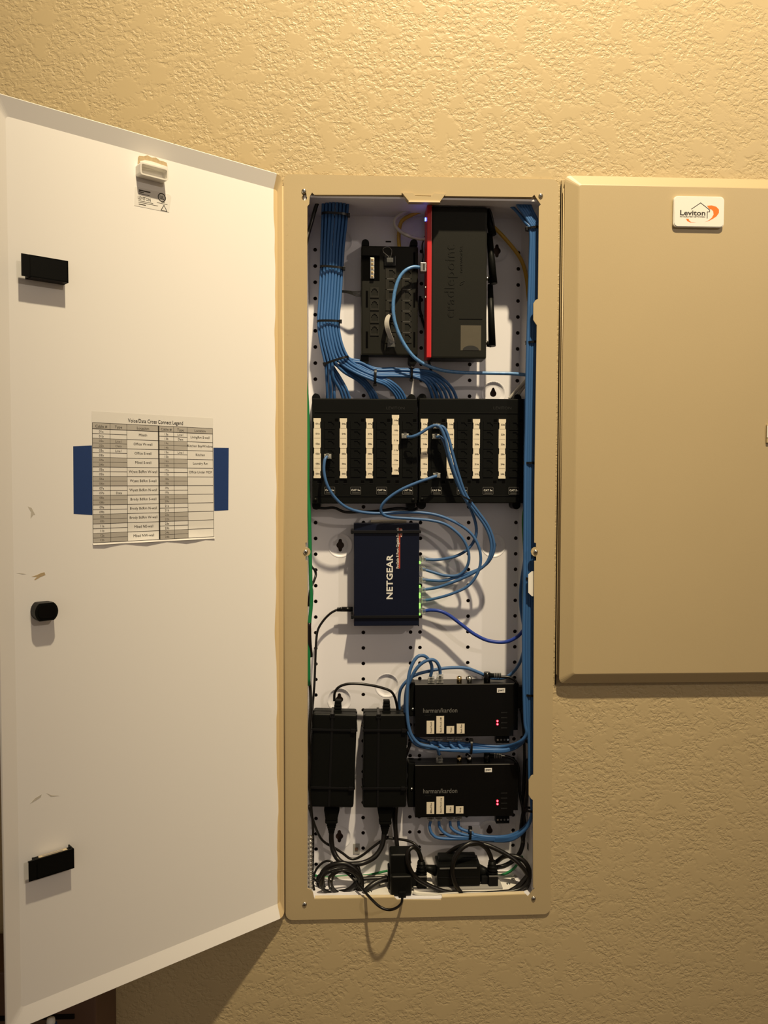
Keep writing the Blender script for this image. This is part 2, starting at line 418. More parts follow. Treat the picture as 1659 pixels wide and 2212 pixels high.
# box shell
g = G(); g.box(BL-.003, BL, 0.003, YB, BB, BT, 'white'); g.build('side_wall', cab)
g = G(); g.box(BR_, BR_+.003, 0.003, YB, BB, BT, 'white')
g.box(BR_-.0004, BR_, .045, .052, U(1140, 1835, .05).z, U(1140, 1820, .05).z, 'hole'); g.build('side_wall', cab)
g = G(); g.box(BL-.003, BR_+.003, 0.003, YB, BT, BT+.003, 'white'); g.build('top_wall', cab)
g = G(); g.box(BL-.003, BR_+.003, 0.003, YB, BB-.003, BB, 'white'); g.build('bottom_wall', cab)
g = G(); g.box(BL-.003, BR_+.003, YB+.014, YB+.026, BB-.003, BT+.003, 'brown'); g.build('backing_board', cab)
g = G()
for x0, x1 in ((BL-.003, BL), (BR_, BR_+.003)): g.box(x0, x1, YB, YB+.02, BB-.003, BT+.003, 'dark')
for z0 in (BB-.003, BT): g.box(BL, BR_, YB, YB+.02, z0, z0+.003, 'dark')
g.build('backing_rim', cab)
# perforated back panel with pressed keyhole dishes
cols = [0.0434, 0.1202, 0.1967, 0.2121, 0.2903, 0.3675]
dishes = [(735, 1178), (1066, 1178), (735, 521), (1074, 541), (733, 1512), (836, 1481), (1066, 850), (733, 1808), (1058, 1796)]
dw = [(U(px, py, YB).x, U(px, py, YB).z) for px, py in dishes]
zt = U(682, 1129, YB).z
rows = [zt+.0254*k for k in range(-24, 19) if BB+.008 < zt+.0254*k < BT-.03]
g = G(); holes = []
for x, z in dw: holes.append(circ(x, z, 0.0195, 24))
for x in cols:
    for z in rows:
        if all(math.hypot(x-a, z-b) > 0.0235 for a, b in dw): holes.append(circ(x, z, 0.0031, 12))
for px, py in ((839, 522), (845, 1481), (834, 1807), (955, 1803)):
    v = U(px, py, YB)
    if all(math.hypot(v.x-a, v.z-b) > 0.026 for a, b in dw): holes.append([(v.x-.0045, v.z-.0012), (v.x+.0045, v.z-.0012), (v.x+.0045, v.z+.0012), (v.x-.0045, v.z+.0012)])
g.shape([(BL, BB), (.3718, BB), (.3718, BT), (BL, BT)], holes, YB, YB+.0012, 'white')
g.quad([(.3718, YB, BB), (BR_, .060, BB), (BR_, .060, BT), (.3718, YB, BT)], 'white')
g.build('back_panel', cab)
for k, (x, z) in enumerate(dw):
    g = G(); g.lathe((x, YB, z), (0, 1, 0), [(.0200, -.0002), (.0190, -.0006), (.0172, .0012), (.0150, .0022), (.0125, .0026)], 'white', 28)
    kh = []
    if k not in (5,):
        for a in range(0, 360, 12):
            t = math.radians(a); r_ = .0036+.0022*max(0, math.cos(4*t))**1.0 if k in (0, 3, 4, 7) else (.0046 if a > 200 or a < -20 or 180 < a else .0046-.0014*max(0, math.sin(t)))
            if k in (0, 3, 4, 7):
                c_, s_ = math.cos(t), math.sin(t)
                if abs(s_) > .80: kh.append((x+c_*.0050, z+math.copysign(.0082, s_)+.0022*(s_-math.copysign(.8, s_))/.2*1.0))
                elif abs(s_) > .62: kh.append((x+math.copysign(.0032, c_), z+math.copysign(.0050, s_)))
                else: kh.append((x+.0062*c_, z+.0055*s_))
            else: kh.append((x+.0052*math.cos(t), z+(.0052*math.sin(t) if math.sin(t) < .75 else .0052*.75+(math.sin(t)-.75)*.024)))
    g.shape(circ(x, z, .0125, 28), [kh] if kh else [], YB+.0026, YB+.0034, 'white')
    g.build('keyhole_dish', cab)
# frame screws
def screw(px, py, par, Y=-.0005, r=.0036, name='screw', mx=None):
    v = U(px, py, Y); g = G()
    g.lathe((v.x, Y, v.z), (0, -1, 0), [(r, 0), (r*1.0, .0006), (r*.82, .0016), (r*.4, .0022), (.0001, .0023)], 'metal', 16)
    g.box(v.x-r*.5, v.x+r*.5, Y-.0025, Y-.0015, v.z-r*.1, v.z+r*.1, 'ink'); g.box(v.x-r*.1, v.x+r*.1, Y-.0025, Y-.0015, v.z-r*.5, v.z+r*.5, 'ink')
    return g.build(name, par)
for q in ((656.5, 413), (1168, 423), (660, 1192), (1157, 1192), (658, 1953), (1152.5, 1940.5)): screw(q[0], q[1], cab)
# white tab folded out of the right wall
g = G(); q = [p2(*a, Y=.004) for a in ((1157, 1234), (1149, 1234), (1141, 1241), (1141, 1280), (1149, 1288), (1157, 1288))]
g.shape(q, [], .0035, .0050, 'whiteplastic'); g.build('side_tab', cab)
# long hinge on the left of the frame
g = G(); n = 60; z0 = .012; dz = 1.09/n
g.cyl((-.0012, -.0008, z0), (0, 0, 1), .0014, 1.09, 'tan', 10)
for k in range(0, n, 2):
    za, zb = z0+k*dz+.002, z0+(k+1)*dz-.001
    for a in ((.0062, .0065, za, zb), (.0038, .0062, zb-.0003, zb), (.0038, .0062, za, za+.0003)): g.box(a[0], a[1], -.0006, -.0004, a[2], a[3], 'smudge')
g.build('hinge', cab)
# inner flap corners at the top of the box (grey knockout flap)
g = G(); g.shape([p2(*q, Y=.05) for q in ((1070, 420), (1112, 420), (1108, 434), (1094, 446), (1080, 440))], [], .050, .0512, 'greyplate'); g.build('knockout_flap', cab)

# ---------------------------------------------------------------- open door (child of the cabinet)
DW, DH = 0.403, 1.112
def door_shell():
    g = G(); z0 = .006; z1 = z0+DH
    def loop(ix, iz, ixh, h, r):
        pts = rrect(-DW+ix, -ixh, z0+iz, z1-iz, r, 4)
        return [Vector((x, -h, z)) for x, z in pts]
    L1 = loop(0, 0, .0, 0.0, .010); L0 = loop(.0012, .0012, .0008, 0.0015, .009); L2 = loop(.020, .0215, .0045, -.0055, .004)
    B2 = loop(.019, .0205, .004, -.0070, .004); B1 = loop(-.0002, -.0002, -.0002, -.0016, .010)
    rings = [[g.bm.verts.new(MDOOR @ p) for p in lp] for lp in (L2, L0, L1, B1, B2)]
    i = g.mi('doorwhite')
    for a, b in zip(rings, rings[1:]):
        n = len(a)
        for k in range(n):
            f = g.bm.faces.new((a[k], a[(k+1) % n], b[(k+1) % n], b[k])); f.material_index = i
    f = g.bm.faces.new(rings[0]); f.material_index = i
    f = g.bm.faces.new(rings[-1][::-1]); f.material_index = i
    return g
door = door_shell().build('door', cab, norm=True, mw=MDOOR)
tag(door, 'white inside of the open door with tan paint brushed along its hinge edge')
HD = -.0055                                # height of the flat inner face along the door's normal
def dpt(px, py, h=0.0):
    s, z = D(px, py, HD+h); return (-s, z)      # door-local x, z
def dbox(g, x0, x1, z0, z1, h0, h1, m, bev=0.0): g.box(x0, x1, -(HD+h1), -(HD+h0), z0, z1, m, bev, mx=MDOOR)
# black magnet catches
for k, (q, lab) in enumerate((((46, 550, 148, 611), None), ((61, 1822, 161, 1897), None))):
    hh = .016
    s0 = D(q[0], q[1], HD+hh); s1 = D(q[2], q[3], HD+hh)
    xa, xb = -s0[0], -s1[0]
    if k == 0: za, zb = D(148, 611, HD+hh)[1], D(148, 564, HD+hh)[1]
    else: za, zb = D(161, 1875, HD+hh)[1], D(161, 1833, HD+hh)[1]
    g = G(); w2 = xb-xa
    dbox(g, xa, xb, za, zb, hh-.0015, hh, 'black', .0005); dbox(g, xa+.009, xb, za, za+.0015, 0, hh, 'black'); 
    dbox(g, xa+.009, xa+.0105, za, zb-.003, 0, hh, 'black'); dbox(g, xb-.0015, xb, za, zb, 0.0, hh, 'black')
    dbox(g, xa+(.0 if k else .009), xb, zb-.0015, zb, hh*.82 if k else 0, hh, 'black')
    c_ = g.build('door_catch', door, mw=None)
    if k: tag(c_, 'open topped black catch near the bottom with a metal magnet inside')
    if k:
        g = G(); dbox(g, xa+.010, xb-.0014, za+.002, zb-.0030, 0.0005, hh-.0016, 'blackm'); dbox(g, xa+w2*.27, xb-w2*.10, za+.003, zb-.0012, .004, hh-.0022, 'tanlight', .001); dbox(g, xa+w2*.34, xb-w2*.2, zb-.0014, zb-.0006, .007, hh-.006, 'metal', .0003); g.build('magnet', door)
# black lock knob
g = G(); x, z = dpt(99, 1321, .014); n = 28
def knob(r, fl): 
    return [(x+max(-r, min(r, r*math.cos(2*math.pi*k/n))), z+max(-r*fl, min(r*fl, r*math.sin(2*math.pi*k/n)))) for k in range(n)]
g.shape(knob(.0135, .80), [], -(HD+.009), -HD, 'black', mx=MDOOR); g.shape(knob(.0138, .78), [], -(HD+.017), -(HD+.008), 'black', mx=MDOOR)
g.shape(knob(.0105, .72), [], -(HD+.0180), -(HD+.017), 'blackg', mx=MDOOR); g.build('lock_knob', door)
# white recessed latch housing with its ragged cut-out
xa, za = dpt(302, 381, .012); xb, zb = dpt(362, 364, .012)
zc = D(362, 392, HD+.012)[1]; zt_ = D(362, 366, HD+.012)[1]
g = G(); o_ = rrect(xa, xb, zc, zt_, .003); i_ = rrect(xa+.0018, xb-.0018, zc+.0018, zt_-.0018, .002)
g.shape(o_, [i_], -(HD+.014), -(HD), 'whiteplastic', mx=MDOOR); g.shape(i_, [], -(HD+.002), -(HD+.001), 'whiteplastic', mx=MDOOR); g.build('latch_housing', door)
g = G(); up_ = [dpt(298, 336)]; rg = random.Random(3)
top = [(298, 340), (300, 337), (310, 338), (318, 336), (327, 341), (336, 341), (344, 347), (352, 349), (359, 352), (361, 360), (357, 361), (346, 357), (335, 353), (322, 349), (310, 347), (303, 350), (300, 362), (297, 360)]
g.shape([dpt(*t) for t in top], [], -(HD+.0012), -(HD+.0001), 'smudge', mx=MDOOR)
top2 = [(300, 350), (310, 347.5), (322, 349.5), (335, 353.5), (346, 357.5), (360, 362), (360, 372), (302, 366)]
g.shape([dpt(*t) for t in top2], [], -(HD+.004), -(HD+.0002), 'whiteplastic', mx=MDOOR); g.build('cutout_edge', door)
# rating sticker
def onquad(P, u, v):
    (ax, az), (bx, bz), (cx, cz), (dx, dz) = P   # TL TR BR BL
    return ((ax*(1-u)+bx*u)*(1-v)+(dx*(1-u)+cx*u)*v, (az*(1-u)+bz*u)*(1-v)+(dz*(1-u)+cz*u)*v)
def qprint(g, P, items, h, mx):
    """items: ('box',u0,v0,u1,v1,mat) or ('text',u,v,width_u,height_v,str,mat[,bold])"""
    W_ = math.hypot(P[1][0]-P[0][0], P[1][1]-P[0][1]); H_ = math.hypot(P[3][0]-P[0][0], P[3][1]-P[0][1])
    ang = math.atan2(P[1][1]-P[0][1], P[1][0]-P[0][0])
    for it in items:
        if it[0] == 'box':
            _, u0, v0, u1, v1, m = it
            q = [onquad(P, a, b) for a, b in ((u0, v0), (u1, v0), (u1, v1), (u0, v1))]
            dh = .00002 if m == 'shade' else .00005
            g.quad([mx @ Vector((x, -(h+dh), z)) for x, z in q], m)
        else:
            _, u_, v_, wu, hv, st, m = it[:7]; b_ = it[7] if len(it) > 7 else 0.0
            x, z = onquad(P, u_, v_)
            mm = mx @ TX(x, -(h+.00007), z) @ Matrix.Rotation(ang, 4, 'Z')
            g.text(st, mm, width=(wu*W_ if wu else None), height=hv*H_, m=m, bold=b_)
P = [dpt(*q) for q in ((291, 403), (371, 421), (365, 459), (290, 444))]
g = G(); hS = HD+.0003
pl = [P[0], onquad(P, .9, 0), onquad(P, .97, .05), onquad(P, 1, .15), P[2], P[3]]
g.shape(pl, [], -hS, -(HD), 'paper', mx=MDOOR)
it = [('box', .11, .10, .42, .17, 'inksoft'), ('box', .11, .20, .25, .25, 'inksoft'), ('box', .11, .30, .40, .33, 'inksoft'), ('text', .27, .62, .34, .17, 'LEVITON', 'ink', .02),
      ('box', .11, .68, .52, .71, 'inksoft'), ('box', .11, .76, .66, .79, 'inksoft'), ('box', .12, .85, .32, .90, 'inksoft'), ('box', .74, .50, .84, .54, 'inksoft'), ('box', .62, .58, .92, .61, 'inksoft')]
qprint(g, P, it, hS, MDOOR)
cx, cz = onquad(P, .74, .27); g.shape(circ(cx, cz, .0058, 20), [circ(cx, cz, .0046, 20)], -(hS+.0001), -(hS+.00002), 'ink', mx=MDOOR)
g.text('UL', MDOOR @ TX(cx, -(hS+.0001), cz-.0022), width=.006, height=.0045, m='ink', bold=.02)
cx, cz = onquad(P, .84, .86); tri = [(cx-.005, cz-.003), (cx+.005, cz-.003), (cx, cz+.0055)]; tr2 = [(cx-.0035, cz-.0022), (cx+.0035, cz-.0022), (cx, cz+.0038)]
g.shape(tri, [tr2], -(hS+.0001), -(hS+.00002), 'ink', mx=MDOOR)
tag(g.build('rating_sticker', door), 'white printed rating sticker below the latch housing')
# smudges of paint on the door
g = G(); g.shape([dpt(*q) for q in ((68, 1246), (80, 1242), (88, 1238), (96, 1236), (98, 1242), (88, 1246), (76, 1253), (74, 1252), (80, 1246))], [], -(HD+.0002), -HD, 'smudge', mx=MDOOR); g.build('paint_smudge', door); g = G()
g.shape([dpt(*q) for q in ((36, 1238), (48, 1238.5), (56, 1240), (48, 1240.5))], [], -(HD+.0002), -HD, 'smudge2', mx=MDOOR); g.build('paint_smudge', door)
g = G(); g.shape([dpt(*q) for q in ((65, 1736), (76, 1724), (90, 1716), (88, 1722), (76, 1730))], [], -(HD+.0002), -HD, 'smudge2', mx=MDOOR); g.build('paint_smudge', door); g = G()
g.shape([dpt(*q) for q in ((100, 1713), (112, 1718), (128, 1719), (110, 1721))], [], -(HD+.0002), -HD, 'smudge2', mx=MDOOR); g.build('paint_smudge', door); g = G()
g.shape([dpt(*q) for q in ((60, 1094), (68, 1097), (76, 1112), (72, 1112), (66, 1120), (67, 1106))], [], -(HD+.0002), -HD, 'smudge2', mx=MDOOR); g.build('paint_smudge', door)

# ---------------------------------------------------------------- legend sheet taped to the door
P = [dpt(*q) for q in ((198, 888), (460, 903.5), (463, 1163), (200, 1177))]
sx, sz = onquad(P, .5, .5); loc = MDOOR @ Vector((sx, -HD, sz))
sheet = thing('paper_sheet', loc, 'white printed cable legend sheet taped to the inside of the open door', 'paper')
g = G(); hp = HD+.0016
# slightly wavy sheet
nx, nz = 12, 10; i = g.mi('paper'); VV = []
for b_ in range(nz+1):
    for a_ in range(nx+1):
        u_, v_ = a_/nx, (b_/(nz-1)*.987 if b_ < nz else 1.0); x, z = onquad(P, u_, v_)
        h = .0003+(.0028*(0.25+.75*math.sin(u_*9+1)**2) if b_ == nz else 0)
        VV.append(g.bm.verts.new(MDOOR @ Vector((x, -(HD+h), z))))
for b_ in range(nz):
    for a_ in range(nx):
        k = b_*(nx+1)+a_; f = g.bm.faces.new((VV[k], VV[k+1], VV[k+nx+2], VV[k+nx+1])); f.material_index = i; f.smooth = True
ts = [('text', .505, .068, .455, .030, 'Voice/Data Cross Connect Legend', 'ink', .006)]
hd0, hd1 = .085, .130; rh = (.985-hd1)/24; U6 = (.003, .136, .267, .524, .650, .767, .994)
L1 = ['Mbath', 'Office W-wall', 'Office E-wall', 'Mbed S-wall', 'Wyatt BdRm W-wall', 'Wyatt BdRm S-wall', 'Wyatt BdRm N-wall', 'Brody BdRm S-wall', 'Brody BdRm N-wall', 'Brody BdRm W-wall', 'Mbed NE-wall', 'Mbed NW-wall']
L2 = ['LivingRm S-wall', 'Kitchen BayWindow', 'Kitchen', 'Laundry Rm', 'Office Under MDF', '', '', '', '', '', '', '']
ty = {2: 'Line1', 3: 'Data', 4: 'Line1', 13: 'Data'}; ty2 = {0: 'Line1', 1: 'Data', 4: 'Line1'}
ts.append(('box', U6[0], hd0, U6[6], hd1, 'shade'))
for k, t in enumerate(('Cable #', 'Type', 'Location', 'Cable #', 'Type', 'Location')):
    ts.append(('text', (U6[k]+U6[k+1])/2, hd1-.010, None, .021, t, 'ink', .006))
for k in range(24):
    va, vb = hd1+k*rh, hd1+(k+1)*rh
    if (k//2) % 2:
        ts.append(('box', U6[0], va, U6[2], vb, 'shade')); ts.append(('box', U6[3], va, U6[5], vb, 'shade'))
    ts.append(('text', (U6[0]+U6[1])/2, vb-.009, None, .018, '%02d%s' % (k//2+1, 'ab'[k % 2]), 'inksoft'))
    ts.append(('text', (U6[3]+U6[4])/2, vb-.009, None, .018, '%02d%s' % (k//2+13, 'ab'[k % 2]), 'inksoft'))
    if k in ty: ts.append(('text', (U6[1]+U6[2])/2, vb-.009, None, .018, ty[k], 'inksoft'))
    if k in ty2: ts.append(('text', (U6[4]+U6[5])/2, vb-.009, None, .018, ty2[k], 'inksoft'))
    if k % 2:
        ts.append(('text', (U6[2]+U6[3])/2, va+.006, None, .020, L1[k//2], 'inksoft'))
        if L2[k//2]: ts.append(('text', (U6[5]+U6[6])/2, va+.006, None, .020, L2[k//2], 'inksoft'))
    lw = .0014
    ts.append(('box', U6[0], va-lw, U6[2], va+lw, 'ink')); ts.append(('box', U6[3], va-lw, U6[5], va+lw, 'ink'))
    if k % 2 == 0: ts.append(('box', U6[2], va-lw, U6[3], va+lw, 'ink')); ts.append(('box', U6[5], va-lw, U6[6], va+lw, 'ink'))
for v_ in (hd0, hd1, .985): ts.append(('box', U6[0], v_-.0018, U6[6], v_+.0018, 'ink'))
for k, u_ in enumerate(U6):
    lw = .0055 if k == 3 else .0014
    ts.append(('box', u_-lw, hd0, u_+lw, .985, 'ink'))
qprint(g, P, ts, HD+.0005, MDOOR)
g.build('printed_sheet', sheet)
for q, nm in ((((158, 964), (205, 962), (205, 1113), (159, 1110)), 'tape'), (((455, 967), (494, 967.5), (493, 1102), (455, 1104)), 'tape')):
    g = G(); g.shape([dpt(*a) for a in q], [], -(HD+.00018), -(HD+.00002), 'tape', mx=MDOOR); g.build(nm, sheet)

# ================================================================ RIGHT CABINET, door shut
a = U(1213, 383, -.002); b = U(1206, 1472, -.002)
rx = (a.x+b.x)/2+.0015; rz1 = U(1300, 384, -.002).z; rz0 = U(1300, 1473, -.002).z; rw = .406
cab2 = thing('wiring_cabinet', (rx+.2, 0, rz0), 'shorter tan wiring cabinet on the right with its flat door shut', 'cabinet')
g = G(); z0, z1 = rz0, rz1
def lp(ins, y, r): return [Vector((x, y, z)) for x, z in rrect(rx+ins, rx+rw-ins, z0+ins*.85, z1-ins*.85, r, 4)]
rings = [[g.bm.verts.new(p) for p in l_] for l_ in (lp(.0006, -.0040, .008), lp(0, -.0085, .008), lp(.0175, -.0167, .004), lp(.0195, -.0174, .003))]
i = g.mi('tan')
for A, B in zip(rings, rings[1:]):
    n = len(A)
    for k in range(n): f = g.bm.faces.new((A[k], A[(k+1) % n], B[(k+1) % n], B[k])); f.material_index = i
f = g.bm.faces.new(rings[-1]); f.material_index = i; f = g.bm.faces.new(rings[0][::-1]); f.material_index = i
d2 = g.build('door', cab2, norm=True)
g = G(); g.box(rx-.003, rx+.38, -.001, .0025, z0+.012, z1-.004, 'tan'); g.build('cover_frame', cab2)
g = G(); n = 42; dz = (z1-z0-.03)/n
g.cyl((rx-.0002, -.0050, z0+.012), (0, 0, 1), .0014, n*dz, 'tan', 10)
for k in range(0, n, 2): g.box(rx+.0006, rx+.0009, -.0068, -.0055, z0+.012+k*dz+.002, z0+.012+(k+1)*dz-.002, 'brown')
for k in range(0): g.box(rx+.0012, rx+.0038, -.0052, -.004, z0+.012+k*dz+.001, z0+.012+(k+1)*dz, 'tan', .0003, seg=1)
g.box(rx-.0036, rx-.0024, -.0002, .0022, z0-.004, z1-.010, 'dark')  # dark strip paints the shade in the gap beside the frame
g.build('hinge', cab2)
# badge
x0, x1, _, _ = R(1455, 424, 1564, 494, -.022); zt1 = U(1455, 423, -.022).z; zb1 = U(1455, 490, -.022).z
g = G(); yb = -.0225; g.shape(rrect(x0, x1, zb1, zt1, .006), [], yb+.0008, -.0175, 'whiteplastic'); g.shape(rrect(x0+.0012, x1-.0012, zb1+.0012, zt1-.0012, .005), [], yb, yb+.001, 'whiteplastic')
W_, H_ = x1-x0, zt1-zb1
bp = lambda u_, v_: (x0+W_*u_, zt1-H_*v_)       # u, v in badge
def stroke(g, pts, wd, y, m):
    for (ax, az), (bx, bz) in zip(pts, pts[1:]):
        dx, dz_ = bx-ax, bz-az; L_ = math.hypot(dx, dz_); nx_, nz_ = -dz_/L_*wd/2, dx/L_*wd/2; ex, ez = dx/L_*wd*.3, dz_/L_*wd*.3
        g.quad([(ax+nx_-ex, y, az+nz_-ez), (bx+nx_+ex, y, bz+nz_+ez), (bx-nx_+ex, y, bz-nz_+ez), (ax-nx_-ex, y, az-nz_-ez)], m)
sw = []
oc = [(.655, .305), (.75, .29), (.84, .33), (.895, .42), (.895, .53), (.85, .64), (.78, .72), (.70, .79), (.62, .83)]
ic = [(.62, .83), (.70, .77), (.76, .68), (.79, .58), (.78, .48), (.745, .42), (.70, .41)]
g.shape([bp(*q) for q in oc+ic[1:]], [], yb-.00006, yb-.00002, 'orange')
g.shape([bp(*q) for q in ((.245, .735), (.295, .735), (.31, .79), (.345, .84), (.45, .852), (.33, .852), (.27, .81))], [], yb-.00006, yb-.00002, 'orange')
stroke(g, [bp(*q) for q in ((.35, .42), (.53, .215), (.71, .44), (.71, .50), (.665, .50), (.665, .71))], .0010, yb-.0001, 'ink')
q = bp(.375, .62); g.text('Leviton', TX(q[0], yb-.0001, q[1]), width=W_*.50, height=H_*.165, m='ink', bold=.022)
q = bp(.375, .69); g.text('INTEGRATED NETWORKS', TX(q[0], yb-.0001, q[1]), width=W_*.50, height=H_*.045, m='ink', bold=.02)
tag(g.build('badge', d2), 'white badge with black house outline, orange swoosh and lettering')
# slide latch at the frame edge
g = G(); x, _, a_, b_ = R(1655, 917, 1690, 957, -.0185); x2 = x+.025; g.box(x, x2, -.0205, -.0178, a_, b_, 'tan', .0008); g.box(x, x+.002, -.0212, -.0205, a_+.008, b_-.002, 'whiteplastic', .0004); g.build('slide_latch', cab2 if False else d2)

# ================================================================ CABLES
def cable(name, pts, r, m, label, cat='cable', group=None, n=10, parent=None, res=6):
    g = G(); g.tube([U(*p) for p in pts], r, m, n, res)
    o = g.build(name, parent)
    if parent is None: tag(o, label, cat, group)
    return o
def tie(px, py, Y, hw, hd, ang, label, head=-1, wd=.0034, group='black cable ties'):
    "ring of nylon round a bundle: hw half width across (m), hd half depth (m), ang = direction across in degrees"
    c = U(px, py, Y); a = math.radians(ang); ax = Vector((math.cos(a), 0, math.sin(a))); up_ = Vector((-math.sin(a), 0, math.cos(a))); dy = Vector((0, 1, 0))
    g = G(); i = g.mi('tie'); n = 28; R_ = []
    for k in range(n):
        t = 2*math.pi*k/n; cc, ss = math.cos(t), math.sin(t)
        pw = 0.75; ex = math.copysign(abs(cc)**pw, cc)*hw; ey = math.copysign(abs(ss)**pw, ss)*hd
        nrm = (ax*cc+dy*ss).normalized(); p = c+ax*ex+dy*ey
        R_.append([g.bm.verts.new(p+nrm*o1+up_*o2) for o1, o2 in ((0, -wd/2), (.0012, -wd/2), (.0012, wd/2), (0, wd/2))])
    for k in range(n):
        A, B = R_[k], R_[(k+1) % n]
        for j in range(4): f = g.bm.faces.new((A[j], A[(j+1) % 4], B[(j+1) % 4], B[j])); f.material_index = i
    hc = c+ax*(hw+.001)*head-dy*hd*.25; mm = Matrix((( ax.x, 0, up_.x, hc.x), (ax.y, 1, up_.y, hc.y), (ax.z, 0, up_.z, hc.z), (0, 0, 0, 1)))
    g.box(-.0022, .0022, -.003, .003, -.0028, .0028, 'tie', .0005, mx=mm)
    return tag(g.build('cable_tie'), label, 'cable tie', group)

# thick left bundle
prof = [(700, 751, 400), (698, 751, 440), (697, 748, 475), (695, 742, 530), (694, 739, 578), (691, 735, 640), (688, 731, 695), (692, 736, 735)]
def lb(t, Y, tail):
    off = {400: -.030, 440: -.022, 475: -.010, 530: .003, 578: .008, 640: .006, 695: .002, 735: .0}
    pts = [(a+(b-a)*t, y, Y+off[y]) for a, b, y in prof]
    pts.append((703+(751-703)*t, 787-16*t, Y)); return pts+tail
fans = [
 ('blue cable of the three dropping from the thick left bundle to the first port column', 'blue bundle cables to the first port column', 3,
   lambda k, Y: [(706+7*k, 825, Y+.006), (707+7.5*k, 850, .064), (707+7.5*k, 880, .072)], (0.0, .143, .07)),
 ('blue cable of the three slanting from the left bundle to the second port column', 'blue bundle cables to the second port column', 3,
   lambda k, Y: [(720+7*k, 815, Y+.005), (736+7*k, 845, .064), (746+7*k, 880, .072)], (.286, .20, .25)),
 ('blue cable of the three curving from the left bundle to the third port column', 'blue bundle cables to the third port column', 3,
   lambda k, Y: [(742+3*k, 803-3*k, Y+.004), (775+4*k, 823-3*k, .062), (797+6*k, 848, .066), (808+7*k, 882, .072)], (.428, .36, .40)),
 ('blue cable from the left of the four curving down to the fourth port column', 'blue bundle cables to the fourth port column', 4,
   lambda k, Y: [(764+2*k, 803-4*k, Y+.003), (811, 823-4*k, Y+.003), (835+3*k, 833-3*k, .056), (855+5*k, 855-2*k, .064), (864+6*k, 885, .072)], (.571, .714, .62, .66)),
 ('blue cable from the left of the six running to the right port panel', 'blue bundle cables to the right port panel', 6,
   lambda k, Y: [(774+1.5*k, 796-3*k, Y+.002), (811, 811-3*k, Y+.003), (850, 812-3.2*k, Y+.004), (890, 814-3.2*k, Y+.004), (918+4*k, 824-3.5*k, .056), (932+9*k, 850-2*k, .064), (938+11*k, 885, .072)], (.857, 1.0, .80, .92, .75, .97)),
]
FRONT = (0.0, .143, .286, .428, .571, .714, .857, 1.0)
ORD = {3: ('left', 'middle', 'right'), 4: ('first', 'second', 'third', 'last'), 6: ('first', 'second', 'third', 'fourth', 'fifth', 'last')}
for lab, grp, n, tail, ts_ in fans:
    for k in range(n):
        back = ts_[k] not in FRONT; idx = k
        Y = .047 + (.0062 if back else 0) + (.006*(abs(ts_[k]-.5)*2)**2)
        cable('network_cable', lb(ts_[k], Y, tail(k, Y)), .00235, 'blue', ORD[n][k]+' '+lab.replace('three dropping from the thick left bundle', 'three from the left bundle'), group=grp)
tie(724, 464, .038, .0195, .009, -3, 'black cable tie topmost on the thick left cable bundle', 1, group=None)
tie(717, 579, .059, .0175, .009, -4, 'black cable tie second from the top on the thick left bundle', 1, group=None)
tie(710, 695, .053, .0172, .009, 0, 'black cable tie halfway down the thick left bundle', 1, group=None)
tie(727, 779, .051, .0185, .0095, 18, 'slanted black cable tie where the thick left bundle starts to fan out', -1, group=None)
tie(810.5, 814.5, .052, .0110, .007, 88, 'upright black cable tie on the blue bend between the left bundle and the panels', -1, group=None)
tie(889, 806, .053, .0095, .007, 88, 'upright black cable tie below the small port module', -1, group=None)

# right bundle
rprof = [(1146, 1164, 500), (1145, 1163, 570), (1143, 1162, 640), (1140, 1160, 740), (1138, 1158, 830), (1137, 1155, 920), (1135, 1154, 1000), (1134, 1154, 1130), (1133, 1154, 1248), (1131, 1153, 1360), (1131, 1153, 1440), (1132, 1154, 1500), (1134, 1155, 1560)]
def rb(t, Y, head, tail):
    return head+[(a+(b-a)*t, y, Y) for a, b, y in rprof]+tail
for k, t in enumerate((0.0, .27, .52, .77, 1.0, .4)):
    back = k > 4; Y = .015+(.006 if back else 0)
    head = [(1082, 428, .036), (1112, 452, .030), (1133, 478, .020)] if k == 0 else [(1092+8*k, 412, .022), (1116+6*k, 448, .019), (1137+4.5*k, 478, .016)]
    upper = k in (0, 5)
    tail = [(1138+5*k, 1600, Y), (1140+4*k, 1680, Y), (1146+2*k, 1730, Y), (1148, 1762, Y), (1136, 1790, Y+.006), (1105, 1806+2*k, Y+.016), (1060, 1808+2*k, .055), (1017, 1801+2*k, .058)]
    if upper:
        tail = [(1137, 1585, Y), (1122, 1603+4*(k//5), Y+.008), (1092, 1612+5*(k//5), .055), (1050, 1611+5*(k//5), .060), (1000, 1606+5*(k//5), .062), (960, 1606+4*(k//5), .064), (915, 1600, .066), (890, 1588, .066)]
    cable('network_cable', rb(t, Y, head, tail), .0026, 'blue', ('first', 'second', 'third', 'fourth', 'fifth', 'hindmost')[k] + ' blue cable from the left in the long bundle down the right side',
          group='blue cables of the right bundle')
tie(1151, 494, .019, .0085, .008, 8, 'black cable tie topmost on the right hand bundle')
tie(1150, 740, .019, .0085, .008, 4, 'black cable tie on the right bundle level with the foot of the router', group=None)
tie(1146, 1000, .019, .0085, .008, 1, 'black cable tie on the right bundle beside the right port panel', group=None)
tie(1145, 1249, .019, .0082, .008, -3, 'black cable tie on the right bundle beside the white tab', group=None)
tie(1146, 1500, .019, .0082, .008, -3, 'black cable tie on the right bundle beside the upper amplifier', group=None)
tie(1146, 1749, .019, .0065, .007, -8, 'black cable tie on the right bundle beside the lower amplifier', group=None)
